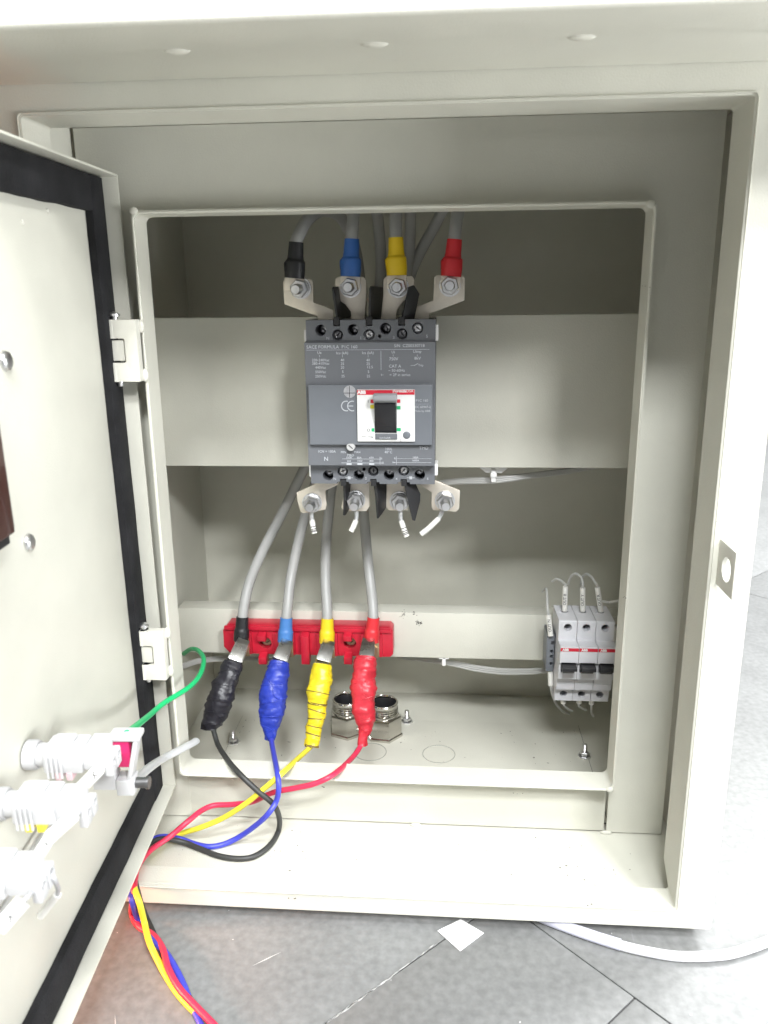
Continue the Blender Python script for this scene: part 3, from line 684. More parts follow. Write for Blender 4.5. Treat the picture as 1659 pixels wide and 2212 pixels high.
for s_, x, y, h in (('Ue', 230, 152, .0030), ('Icu (kA)', 500, 155, .0030), ('Ics (kA)', 805, 153, .0030), ('Ui', 1105, 145, .0030), ('Uimp', 1390, 138, .0030),
                    ('220-240Vac', 245, 240, .0029), ('380-415Vac', 245, 280, .0029), ('440Vac', 245, 328, .0029), ('550Vac', 245, 380, .0029), ('250Vdc', 245, 432, .0029),
                    ('40', 503, 240, .0029), ('25', 503, 284, .0029), ('20', 503, 328, .0029), ('5', 508, 378, .0029), ('25', 510, 430, .0029),
                    ('40', 808, 240, .0029), ('25', 808, 282, .0029), ('12.5', 828, 322, .0029), ('5', 812, 378, .0029), ('25', 812, 430, .0029),
                    ('750V', 1110, 226, .0034), ('8kV', 1393, 218, .0032), ('CAT A', 1125, 312, .0033), ('~ 50-60Hz', 1145, 362, .0030), ('= 2P in series', 1185, 414, .0030), ('Trip', 1432, 300, .0024)):
    T(s_, C5(x, y, Yt), h)
for x in (232, 503, 808): vline(x, 180, 205)
for x in (1105, 1390): vline(x, 172, 196)
vline(960, 128, 358, h=0.0003); vline(966, 400, 425); hline(960, 414, 990); hline(1310, 302, 1350)
p0, p1 = C5(1350, 302, Yt), C5(1398, 276, Yt); b.prism([p0, p1, p1 + Vector((0, 0, -.0004)), p0 + Vector((0, 0, -.0004))], (0, 0.0001, 0))
for s_, x, y, h in (('I\u200aCN = 100A', 318, 108, .0028), ('N', 310, 197, .0048), ('MIN', 515, 116, .0024), ('MAX', 680, 116, .0024), ('MED', 600, 152, .0028), ('160A', 1048, 75, .0026), ('40°C', 1048, 115, .0030), ('TMD', 1467, 66, .0036),
                    ('100A', 580, 180, .0022), ('80A', 703, 182, .0022), ('63A', 848, 180, .0022), ('500', 580, 222, .0022), ('1000', 708, 220, .0022), ('800', 848, 220, .0022), ('I1', 965, 190, .0022), ('I3', 980, 240, .0022), ('R', 1125, 190, .0022), ('Im', 1112, 236, .0022), ('160A', 1368, 178, .0022), ('1600A', 1368, 215, .0022)):
    T(s_, C6(x, y, Yt), h)
hline(500, 196, 975, C6); hline(490, 243, 995, C6, 0.0003); vline(948, 170, 262, C6); vline(1143, 165, 262, C6); hline(1143, 192, 1560, C6, 0.00015); hline(1100, 238, 1555, C6)
for x in (582, 710, 850): hline(x - 30, 256, x + 30, C6, 0.0012)
b.build('front_print', PRINT, brk, kind='stuff')
b = MB(); Yt = YC - 0.00015
for cx, e in ((550, 0), (608, 1)):
    p = C2(cx + 8, 958, Yt); R0, R1 = 0.0042, 0.0035; n = 16; vo, vi = [], []
    for k in range(n + 1):
        a = rad(72 + 216 * k / n); vo.append(Vector((p.x + R0 * cos(a), Yt, p.z + R0 * sin(a)))); vi.append(Vector((p.x + R1 * cos(a), Yt, p.z + R1 * sin(a))))
    for k in range(n): b.prism([vo[k], vo[k + 1], vi[k + 1], vi[k]], (0, 0.0001, 0))
    if e: b.box(p.x - 0.0036, p.x + 0.0006, Yt, Yt + 0.0001, p.z - 0.0003, p.z + 0.0003)
T('P1C 160', C2(1275, 907, Yt), 0.0028); T('IEC 60947-2', C2(1282, 968, Yt), 0.0025); T('Made by ABB', C2(1278, 1006, Yt), 0.0023)
hline(1217, 940, 1340, C2, 0.00012)
b.build('ce_print', PRINT, brk, kind='stuff')
b = MB(); Yt = YT - 0.0009
for s_, x, y in (('N', 383, 317), ('1', 695, 314), ('3', 1007, 309), ('5', 1323, 298)): T(s_, C2(x, y, Yt), 0.0033)
T('(', C2(733, 316, Yt), 0.003)
Yt = YT - 0.0011
for s_, x, y in (('N', 393, 345), ('2', 650, 340), ('4', 905, 345), ('6', 1163, 342)): T(s_, C3(x, y, Yt), 0.0030)
for x in (512, 1022):
    p = C3(x, 335, Yt); b.box(p.x - 0.0032, p.x + 0.0032, Yt - 0.0001, Yt + 0.0001, p.z - 0.0002, p.z + 0.0002); b.box(p.x - 0.0012, p.x + 0.0012, Yt - 0.0001, Yt + 0.0001, p.z - 0.0012, p.z + 0.0012)
b.build('terminal_print', PRINT, brk)
# spreader brackets with bolts
def C1(cx, cy, Y): return at(567 + .29295 * cx, 432 + .29295 * cy, Y)
YBR = 0.662
TOPB = [[(150, 600), (170, 585), (350, 580), (372, 600), (378, 755), (525, 808), (525, 900), (410, 900), (405, 858), (160, 768)],
        [(538, 585), (560, 564), (745, 566), (765, 590), (765, 720), (752, 900), (650, 900), (655, 830), (610, 770), (560, 735), (536, 690)],
        [(892, 585), (915, 562), (1105, 562), (1120, 585), (1115, 690), (1040, 745), (1000, 800), (985, 840), (985, 900), (870, 900), (890, 700)],
        [(1265, 572), (1285, 554), (1480, 556), (1495, 577), (1490, 740), (1232, 838), (1225, 900), (1100, 900), (1100, 800), (1260, 740)]]
TOPN = [((284, 650), (240, 665)), ((650, 640), (628, 648)), ((1000, 640), (988, 648)), ((1382, 632), (1378, 634))]
BOTB = [[(75, 458), (225, 388), (240, 370), (430, 370), (425, 390), (312, 442), (325, 560), (315, 600), (130, 630), (105, 615), (80, 520)],
        [(478, 440), (498, 370), (682, 370), (682, 570), (655, 612), (465, 612), (445, 580), (470, 470)],
        [(822, 370), (1000, 370), (1000, 605), (842, 606), (818, 578)],
        [(1100, 395), (1112, 370), (1200, 360), (1215, 350), (1432, 442), (1425, 590), (1400, 617), (1212, 605), (1195, 580), (1195, 455), (1112, 402)]]
BOTN = [((205, 540), (186, 580)), ((565, 515), (553, 580)), ((930, 525), (935, 575)), ((1305, 520), (1316, 575))]
def bracket(poly, fn, nut, end, top):
    b = MB(); P = [fn(x, y, YBR) for x, y in poly]
    b.prism(P, (0, 0.003, 0), 0.0005); o = b.build('terminal_bracket', TIN, brk)
    c = fn(*nut, YBR); e = fn(*end, YBR - 0.020)
    d = (e - c); d.y = -0.020; d = Vector((d.x * .7, d.y, d.z * .7)).normalized()
    c0 = Vector((c.x, YBR, c.z))
    b = MB(); b.lathe(c0, d, [(0.0045, 0), (0.0086, 0.0001), (0.0086, 0.0016), (0.0045, 0.0017)], 28); b.lathe(c0, d, [(0.0045, 0.0016), (0.0074, 0.0017), (0.0070, 0.0036), (0.0045, 0.0037)], 28); b.build('washer', ZINC, o)
    b = MB(); b.lathe(c0, d, [(0.0044, 0.0037), (0.0070, 0.0038), (0.0073, 0.0046), (0.0073, 0.0092), (0.0066, 0.0100), (0.0044, 0.0101)], 6); b.build('nut', ZINC, o, smooth=25)
    pr = [(0, -0.008), (0.0040, -0.008)]
    for k in range(12): pr += [(0.0040, 0.0090 + k * 0.001), (0.0036, 0.0095 + k * 0.001)]
    pr += [(0.0034, 0.0212), (0, 0.0214)]
    b = MB(); b.lathe(c0, d, pr, 18); b.build('bolt', ZINC, o)
for poly, (n_, e_) in zip(TOPB, TOPN): bracket(poly, C1, n_, e_, True)
for poly, (n_, e_) in zip(BOTB, BOTN): bracket(poly, C3, n_, e_, False)
# phase barriers
def fin(x, z0, z1, y0, y1, rz=0.0, tilt=0.0, pts=None):
    b = MB(); M = Matrix.Translation((x, YT + 0.004, z0)) @ Matrix.Rotation(tilt, 4, 'Y') @ Matrix.Rotation(rz, 4, 'Z')
    h = z1 - z0; s_ = 1 if h > 0 else -1; h = abs(h)
    poly = pts or [(0, 0), (0, h * .92), (0.004, h), (y1 - y0 - 0.006, h), (y1 - y0, h * .8), (y1 - y0, 0)]
    b.prism([M @ Vector((-0.0009, p[0], s_ * p[1])) for p in poly], M.to_3x3() @ Vector((0.0018, 0, 0)), 0.0003)
    b.box(x - 0.0022, x + 0.0022, YT + 0.0005, YT + 0.02, z0 - 0.0040 if s_ > 0 else z0 - 0.002, z0 + 0.002 if s_ > 0 else z0 + 0.0036, 0.0004)
    b.build('phase_barrier', FIN, brk)
fin(SLT[0], zt_, zt_ + 0.0255, 0, 0.045, rad(-7), rad(-7))
fin(SLT[1], zt_, zt_ + 0.0255, 0, 0.045, rad(-9), rad(2))
fin(SLT[2], zt_, zt_ + 0.0270, 0, 0.0105, rad(-60), rad(12))
fin(SLB[0], zb_, zb_ - 0.0300, 0, 0.040, rad(-12), rad(5), [(0, 0), (0.004, 0.012), (0.006, 0.030), (0.010, 0.030), (0.04, 0.018), (0.04, 0)])
fin(SLB[1], zb_, zb_ - 0.0300, 0, 0.040, rad(-26), rad(0), [(0, 0), (0.003, 0.012), (0.005, 0.032), (0.010, 0.030), (0.04, 0.014), (0.04, 0)])
fin(SLB[2], zb_, zb_ - 0.0340, 0, 0.034, rad(-62), rad(-6), [(0, 0), (0.001, 0.012), (0.004, 0.033), (0.006, 0.034), (0.0125, 0.018), (0.0135, 0.012), (0.010, 0.002), (0.008, 0)])

# ------------------------------------------------------------------ power cables: top lug - loop behind the bar - busbar clamp
def power_cable(col, top, mid, bot, lab):
    P = [Vector(p) for p in top + mid + bot]
    t = thing('power_cable', lab, 'cable', P[-1], 'grey power cables with coloured heat shrink sleeves')
    b = MB(); b.tube(P, 0.0050, 14, 8); b.build('cable_jacket', GREYCAB, t)
    return t
def sleeve(t, P, R, m_, ell=0.97):
    b = MB(); b.tube(P, R, 16, 5, ell=ell); b.build('heat_shrink_sleeve', m_, t)
YS = 0.6575
def top_end(px, sl, col, lab, mid, bot):
    (sx0, sy0), (sx1, sy1) = sl
    a, c = at(sx0, sy0, YS), at(sx1, sy1, YS)
    t = power_cable(col, [a * .75 + c * .25, a], mid, bot, lab)
    d = (c - a)
    lx = Vector((-0.0016, 0, 0))
    sleeve(t, [a, a + d * .32, a + d * .46, a + d * .56, a + d * .8, c], [0.0058, 0.0062, 0.0066, 0.0080, 0.0083, 0.0080], SL[col], 0.9)
    b = MB(); k_ = a + d * .60 + lx * 2.2; b.tube([k_ - d * .12, k_, k_ + d * .22], [0.0030, 0.0056, 0.0050], 12, 5, ell=.9); b.build('shrink_fold', SL[col], t)
    b = MB(); nx = d.normalized(); side = Vector((0, 1, 0)).cross(nx).normalized()
    z0 = c - nx * 0.004; z1 = c + nx * 0.010
    b.prism([z0 - side * 0.0078, z0 + side * 0.0078, z1 + side * 0.0078, z1 - side * 0.0078], (0, 0.0022, 0), 0.0004)
    b.build('cable_lug', TIN, t)
    # shrink sleeve and lug at the busbar end
    e = Vector(bot[-1]); f = Vector(bot[-2]); dd = (e - f).normalized()
    m0 = e - dd * 0.0235
    sleeve(t, [m0, e - dd * 0.014, e - dd * 0.009, e], [0.0059, 0.0063, 0.0074, 0.0074], SL[col] if col != 'blue' else mat('sleeve_pale_blue', (0.06, 0.19, 0.48), 0.45))
    b = MB(); b.box(e.x - 0.0065, e.x + 0.0075, e.y - 0.0010, e.y + 0.0015, e.z - 0.016, e.z + 0.003, 0.0006); b.cyl((e.x + 0.0015, e.y + 0.006, e.z - 0.008), (e.x + 0.0015, e.y - 0.004, e.z - 0.008), 0.0058, 6)
    b.build('busbar_lug', mat('lug_brass_' + col, (0.55, 0.43, 0.28), 0.35, 0.9), t)
YCB = 0.7060
top_end(0, ((640, 523), (636, 601)), 'black', 'grey power cable with black sleeves, leftmost on the breaker and on the busbar support',
        [at(648, 503, 0.66), at(664, 475, 0.67), at(692, 456, 0.69), at(722, 460, 0.715), at(748, 488, 0.735), at(772, 560, 0.748), at(778, 700, 0.755), at(740, 870, 0.758)],
        [at(672, 985, 0.752), at(608, 1112, 0.744), at(569, 1187, 0.735), at(541, 1252, 0.724), at(528, 1304, 0.713), at(523, 1345, YCB), at(521, 1384, YCB - 0.003)])
top_end(1, ((760, 516), (757, 597)), 'blue', 'grey power cable with blue sleeves, second from left on the breaker',
        [at(762, 490, 0.659), at(766, 452, 0.667), at(782, 425, 0.69), at(806, 430, 0.72), at(818, 490, 0.74), at(822, 600, 0.752), at(800, 760, 0.765), at(730, 920, 0.765)],
        [at(690, 1020, 0.757), at(660, 1112, 0.749), at(645, 1169, 0.741), at(629, 1244, 0.728), at(622, 1300, 0.714), at(618, 1345, YCB), at(616, 1386, YCB - 0.003)])
top_end(2, ((855, 513), (857, 595)), 'yellow', 'grey power cable with yellow sleeves, third from left on the breaker',
        [at(855, 485, 0.66), at(857, 450, 0.667), at(868, 424, 0.69), at(884, 436, 0.72), at(886, 500, 0.742), at(878, 600, 0.754), at(836, 780, 0.768), at(760, 940, 0.766)],
        [at(722, 1030, 0.757), at(712, 1090, 0.749), at(704, 1180, 0.738), at(703, 1250, 0.727), at(706, 1305, 0.714), at(707, 1350, YCB), at(706, 1388, YCB - 0.003)])
top_end(3, ((982, 517), (974, 597)), 'red', 'grey power cable with red sleeves, rightmost on the breaker and on the busbar support',
        [at(984, 490, 0.66), at(990, 452, 0.668), at(986, 425, 0.69), at(968, 434, 0.72), at(940, 486, 0.742), at(890, 585, 0.756), at(846, 740, 0.77), at(800, 940, 0.766)],
        [at(782, 1040, 0.757), at(786, 1110, 0.749), at(794, 1205, 0.737), at(800, 1260, 0.726), at(805, 1305, 0.714), at(806, 1345, YCB), at(802, 1386, YCB - 0.003)])

# ------------------------------------------------------------------ red busbar support
def C4(cx, cy, Y): return at(.54 * (750 + cx / 1.746), .54 * (2350 + cy / 1.746), Y)
YBS = 0.7165
bus = thing('busbar_support', 'glossy red moulded busbar support with ribs screwed to the lower bar', 'busbar support', (-0.13, YL, -0.338))
tl, br_ = C4(243, 258, YBS), C4(1437, 488, YBS)
b = MB(); x0, x1, z1, z0 = tl.x, br_.x, tl.z, br_.z
b.prism([(x0 + 0.005, YBS, z1), (x1 - 0.003, YBS, z1), (x1, YBS, z1 - 0.003), (x1, YBS, z0 + 0.003), (x1 - 0.003, YBS, z0), (x0 + 0.006, YBS, z0), (x0, YBS, z0 + 0.007), (x0, YBS, z1 - 0.006)], (0, YL - YBS - 0.0004, 0), 0.0012)
c = MB()
HB = [C4(545, 388, YBS), C4(1135, 388, YBS)]
for p in HB: c.cyl((p.x, YBS - 0.01, p.z), (p.x, YBS + 0.010, p.z), 0.0060, 24)
b.build('body', BUSRED, bus, cut=c)
for p in HB:
    b = MB(); b.lathe((p.x, YBS + 0.0098, p.z), (0, -1, 0), [(0.0056, 0), (0.0056, 0.003), (0.0050, 0.004), (0.0026, 0.004), (0.0022, 0.0018), (0, 0.0018)], 20); b.build('fixing_bolt', mat('bolt_bronze', (0.34, 0.27, 0.19), 0.35, 0.8), bus)
b = MB(); b.box(x0 + 0.002, x1 - 0.002, YBS - 0.0022, YBS + 0.001, z1 - 0.0052, z1 - 0.0008, 0.0009); b.build('top_rib', BUSRED, bus)
for xx, full in ((525, 0), (825, 1), (1122, 0)):
    p = C4(xx, 300, YBS).x; zz1, zz0 = C4(xx, 298, YBS).z, C4(xx, 520, YBS).z
    segs = [(zz1, zz0)] if full else [(zz1, C4(xx, 362, YBS).z), (C4(xx, 445, YBS).z, zz0)]
    for i, (a, c_) in enumerate(segs):
        b = MB(); w_ = 0.0040 if (full or i) else 0.0040
        b.prism([(p - w_, YBS + 0.002, a), (p - w_, YBS - 0.0075, a - 0.0035), (p - w_, YBS - 0.0075, c_ + 0.001), (p - w_, YBS - 0.006, c_), (p - w_, YBS + 0.004, c_)], (2 * w_, 0, 0), 0.0007)
        b.build('rib', BUSRED, bus)
for xx in (375, 675, 975, 1285):
    p = C4(xx, 300, YBS).x; b = MB(); b.box(p - 0.0105, p + 0.0105, YBS - 0.004, YBS + 0.001, z0 + 0.0015, z1 - 0.006, 0.0009)
    b.build('clamp_seat', BUSRED, bus)

# ------------------------------------------------------------------ crocodile clips and test leads
def clip(col, label, J, Bt, Rs, leadpts, wire_label, wr=0.0023):
    """J: jaw (start, end); Bt: boot centre line; Rs: boot radii"""
    t = thing('crocodile_clip', label, 'crocodile clip', Bt[-1], 'taped crocodile clips on the busbar lugs')
    a, c = Vector(J[0]), Vector(J[1]); d = c - a; n_ = d.normalized(); side = n_.cross(Vector((0, 1, 0))).normalized(); out = side.cross(n_).normalized()
    if out.y > 0: out = -out
    for sgn in (1, -1):      # two folded jaws, one on each side of the lug
        o_ = out * (0.0052 * sgn)
        b = MB(); w0, w1 = 0.0056, 0.0072
        q = [a + o_ * .55, a + d * .25 + o_ * 1.0, c + o_ * 1.25]
        for (u, wu), (v, wv) in (((q[0], w0), (q[1], w0 * 1.08)), ((q[1], w0 * 1.08), (q[2], w1))):
            e1 = -out * (0.0011 * sgn)
            b.prism([u - side * wu, u + side * wu, v + side * wv, v - side * wv], e1, 0.0003)
            for s2 in (1, -1):
                uu, vv = u + side * wu * s2, v + side * wv * s2
                b.prism([uu, vv, vv - out * 0.0062 * sgn, uu - out * 0.0042 * sgn], -side * s2 * 0.0009)
        b.build('jaw', CHROME, t)
    P = [Vector(p) for p in Bt]
    b = MB(); b.tube(P, Rs, 26, 12, ell=0.80, jit=0.26)
    bt = b.build('taped_boot', TP[col], t, smooth=55)
    # edge of the spirally wound tape
    for ph, turns in ((random.uniform(0, 6), random.uniform(4.5, 6.0)), (random.uniform(0, 6), -1.7)):
        H = []; n = 150
        for q in range(n + 1):
            f = 0.02 + 0.86 * q / n; k = f * (len(P) - 1); i = min(int(k), len(P) - 2); u = k - i
            c_ = catmull(P, i, u); r_ = Rs[i] + (Rs[i + 1] - Rs[i]) * (u * u * (3 - 2 * u)); dd = (P[i + 1] - P[i]).normalized()
            N_ = dd.cross(Vector((0, 1, 0))).normalized(); B_ = dd.cross(N_); an = ph + turns * 2 * pi * q / n + 0.5 * sin(q * .13)
            off = (N_ * cos(an) + B_ * (sin(an) * 0.80)) * r_
            H.append(c_ + off * (1 + 0.26 * rumple(c_ + off)) * 1.005)
        b = MB(); b.tube(H, 0.00042, 6, straight=True); b.build('tape_edge', TP[col], bt)
    if col == 'yellow':      # dark brown bands along the cracked edges of the tape turns
        for f, w_ in ((0.27, 0.0004), (0.46, 0.0011), (0.60, 0.0004), (0.68, 0.0005), (0.76, 0.0004), (0.84, 0.0006), (0.985, 0.0012)):
            k = f * (len(P) - 1); i = min(int(k), len(P) - 2); fr = k - i
            c_ = P[i].lerp(P[i + 1], fr); r_ = Rs[i] + (Rs[i + 1] - Rs[i]) * (fr * fr * (3 - 2 * fr)); dd = (P[i + 1] - P[i]).normalized()
            dd = (dd + Vector((random.uniform(-.2, .2), 0, 0))).normalized()
            b = MB(); b.tube([c_ - dd * w_, c_ + dd * w_], [r_ * 1.03, r_ * 1.03], 26, ell=0.81, jit=0.26, cap=False, straight=True); b.build('tape_edge', TBROWN, bt)
    # loose tail of tape at the wire end
    e_ = P[-1] - (P[-1] - P[-2]).normalized() * 0.004; sd = Vector((-1 if col in ('yellow', 'black', 'blue') else 1, 0, 0)) * Rs[-2]
    b = MB(); b.prism([e_ + sd * .4, e_ + sd * 1.0 + Vector((0, 0, 0.004)), e_ + sd * 1.15 - Vector((0, 0, 0.003)), e_ + sd * .5 - Vector((0, 0, 0.0045))], (0.0003, -0.0010, 0)); b.build('tape_tail', TP[col], bt)
    b = MB(); b.tube(leadpts, wr, 12, 8); o = b.build('test_lead', LD[col]); tag(o, wire_label, 'cable', 'coloured test leads from the clips to the floor')
    return t
FZ = FLOOR + 0.0028          # lead axis lying on the enclosure bottom
GZ = FLZ + 0.0024            # lead axis lying on the room floor
def sh(px, py, h=0.0): return onz(px, py, FZ + h)
def gr(px, py, h=0.0): return onz(px, py, GZ + h)
clip('black', 'black taped crocodile clip at the left end of the red busbar support', (at(527, 1383, 0.6985), at(507, 1431, 0.681)),
     [at(504, 1432, 0.680), at(494, 1462, 0.671), at(480, 1495, 0.664), at(468, 1530, 0.657), at(457, 1560, 0.652), at(455, 1578, 0.648)], [0.0090, 0.0104, 0.0118, 0.0112, 0.0090, 0.0046],
     [at(457, 1560, 0.652), at(463, 1584, 0.645), at(471, 1609, 0.634), at(489, 1638, 0.604), at(515, 1669, 0.574), at(556, 1708, 0.566), at(590, 1737, 0.566), at(603, 1766, 0.575), sh(601, 1796), sh(583, 1826), sh(551, 1849), sh(517, 1855), sh(473, 1849), sh(431, 1833), sh(395, 1819, 0.002), at(350, 1812, 0.556), at(318, 1828, 0.545),
      at(298, 1864, 0.526), at(291, 1896, 0.502), at(298, 1930, 0.487), at(305, 1956, 0.480), gr(316, 1984), gr(330, 2014), gr(351, 2070), gr(374, 2112), gr(405, 2152), gr(440, 2205), gr(480, 2260)],
     'black test lead looping farthest forward over the enclosure bottom')
clip('blue', 'blue taped crocodile clip, second from left on the busbar support', (at(621, 1385, 0.6985), at(604, 1430, 0.681)),
     [at(603, 1430, 0.680), at(597, 1460, 0.672), at(590, 1497, 0.665), at(587, 1530, 0.660), at(584, 1556, 0.656), at(585, 1585, 0.650), at(587, 1600, 0.648)], [0.0092, 0.0110, 0.0120, 0.0118, 0.0098, 0.0056, 0.0034],
     [at(584, 1560, 0.655), at(586, 1596, 0.648), at(592, 1632, 0.612), at(599, 1669, 0.573), at(602, 1702, 0.563), at(597, 1730, 0.564), at(580, 1757, 0.558), at(556, 1780, 0.562), sh(520, 1806, 0.006), sh(485, 1823), sh(452, 1829), sh(420, 1823), sh(388, 1812, 0.002), at(345, 1808, 0.558), at(312, 1826, 0.546),
      at(290, 1864, 0.526), at(281, 1899, 0.502), at(281, 1925, 0.488), at(287, 1952, 0.480), gr(300, 1990), gr(327, 2028, 0.003), gr(356, 2056, 0.004), gr(378, 2090, 0.004), gr(397, 2129, 0.002), gr(409, 2160), gr(429, 2202), gr(455, 2260)],
     'blue test lead curving down from the blue clip to the twisted bundle')
clip('yellow', 'yellow taped crocodile clip with frayed tape, third on the busbar support', (at(711, 1386, 0.6985), at(697, 1433, 0.681)),
     [at(697, 1436, 0.680), at(692, 1468, 0.672), at(688, 1500, 0.665), at(687, 1516, 0.662), at(686, 1530, 0.660), at(682, 1560, 0.654), at(677, 1590, 0.648), at(673, 1613, 0.644)], [0.0086, 0.0102, 0.0106, 0.0094, 0.0090, 0.0078, 0.0068, 0.0058],
     [at(674, 1610, 0.645), at(662, 1622, 0.636), at(640, 1642, 0.612), at(612, 1668, 0.574), at(570, 1704, 0.568), at(528, 1738, 0.570), at(480, 1768, 0.572), at(432, 1788, 0.570), at(396, 1799, 0.570), at(350, 1817, 0.562), at(318, 1842, 0.546), at(296, 1874, 0.516), at(288, 1900, 0.500),
      at(292, 1924, 0.486), at(302, 1953, 0.478), gr(312, 1993, 0.006), gr(323, 2036, 0.006), gr(343, 2079, 0.003), gr(360, 2110), gr(384, 2146), gr(415, 2180), gr(450, 2212), gr(490, 2260)],
     'yellow test lead running slanting down left from the yellow clip')
clip('red', 'red taped crocodile clip in front of the cable glands', (at(797, 1382, 0.6985), at(792, 1424, 0.681)),
     [at(791, 1420, 0.681), at(787, 1450, 0.673), at(785, 1485, 0.666), at(786, 1520, 0.660), at(788, 1552, 0.655), at(789, 1574, 0.651), at(784, 1592, 0.647), at(781, 1612, 0.643)], [0.0094, 0.0110, 0.0114, 0.0108, 0.0092, 0.0060, 0.0042, 0.0038],
     [at(782, 1604, 0.645), at(774, 1620, 0.638), at(756, 1642, 0.620), at(722, 1672, 0.577), at(682, 1692, 0.570), at(640, 1702, 0.572), at(590, 1712, 0.576), at(545, 1732, 0.584), at(500, 1738, 0.588), at(462, 1740, 0.588), at(434, 1752, 0.580), at(404, 1776, 0.566), at(366, 1808, 0.556), at(326, 1836, 0.540), at(300, 1868, 0.518),
      at(292, 1897, 0.501), at(289, 1930, 0.485), gr(285, 1973, 0.002), gr(300, 2001, 0.001), gr(331, 2020, 0.003), gr(352, 2050, 0.005), gr(363, 2090, 0.006), gr(386, 2133, 0.006), gr(421, 2172, 0.005), gr(460, 2212, 0.004), gr(505, 2262)],
     'red test lead running left from the red clip across the lip')

# ------------------------------------------------------------------ cable glands
def gland():
    c = at(829, 1598, 0.747); x = c.x; y = 0.749; z = FLOOR + 0.0016
    t = thing('cable_gland', 'nickel plated brass cable gland, left of the pair behind the red clip', 'cable gland', (x, y, z), 'nickel cable glands on the gland plate')
    b = MB(); A = (0, 0, 1); p0 = (x, y, z)
    h6 = [(0.0120, 0.0), (0.0182, 0.0), (0.0190, 0.0012), (0.0190, 0.0215), (0.0180, 0.0235), (0.0160, 0.0240), (0.0120, 0.0240)]
    b.lathe(p0, A, h6, 6); b.build('hexagon_body', NICKEL, t, smooth=25)
    b = MB(); b.lathe(p0, A, [(0.0120, 0.0), (0.0200, 0.0), (0.0202, 0.0028), (0.0192, 0.0034), (0.0120, 0.0034)], 6); b.build('lock_nut', NICKEL, t, smooth=25)
    pr = [(0.0148, 0.0235)]
    for k in range(4): pr += [(0.0152, 0.0250 + k * 0.0026), (0.0147, 0.0263 + k * 0.0026)]
    pr += [(0.0152, 0.0372), (0.0146, 0.0382), (0.0136, 0.0382), (0.0131, 0.0374), (0.0129, 0.0355)]
    b = MB(); b.lathe(p0, A, pr, 40); b.build('threaded_collar', NICKEL, t)
    b = MB(); b.lathe(p0, A, [(0.01292, 0.0356), (0.0125, 0.0340), (0.0112, 0.0270), (0.0106, 0.0040), (0, 0.0040)], 36); b.build('rubber_seal', BLACK, t)
    return t
g1 = gland(); dxl = at(751, 1590, 0.752).x - at(829, 1598, 0.747).x
g2 = dup(g1, (0, 0, 0)); g1.location.x += dxl; g1.location.y += 0.004
for o, a in ((g1, -8), (g2, 6)): o.rotation_euler.z = rad(a)
g2['label'] = 'nickel plated brass cable gland, right of the pair beside a stud'

# ------------------------------------------------------------------ miniature breakers on the rail
def C7(cx, cy, Y): return at(.54 * (2100 + cx / 3.402), .54 * (2250 + cy / 3.402), Y)
bx('mounting_rail', 0.106, 0.178, YL - 0.0075, YL - 0.0005, C7(1250, 1015, YL).z - 0.014, C7(1250, 1015, YL).z + 0.014, ZINC)
YM, YN = 0.687, 0.671
xa, xb_ = C7(457, 900, YM).x, C7(1222, 900, YM).x; PW = (xb_ - xa) / 3
zz = dict(top=C7(800, 800, YM).z, sh=C7(800, 1062, YM).z, nose0=C7(800, 1150, YN).z, nose1=C7(800, 1372, YN).z, low=C7(800, 1545, YM).z, lowb=C7(800, 1722, YM).z, bot=C7(800, 1885, YM + 0.006).z)
mcb = thing('miniature_breaker', 'white three pole miniature circuit breaker with black toggles and red stripe on the rail', 'circuit breaker', (xa + 1.5 * PW, YL, zz['bot']))
YR = YL - 0.008
prof = [(YR, zz['top'] - 0.0005), (YM + 0.001, zz['top']), (YM, zz['top'] - 0.001), (YM, zz['sh']), (YN, zz['nose0']), (YN, zz['nose1']), (YN + 0.004, zz['nose1'] - 0.003), (YN + 0.005, zz['low'] + 0.002), (YM - 0.004, zz['low'] - 0.0005), (YM - 0.002, zz['lowb']), (YM + 0.005, zz['lowb'] - 0.0012), (YM + 0.006, zz['bot']), (YR, zz['bot'])]
ppole = None
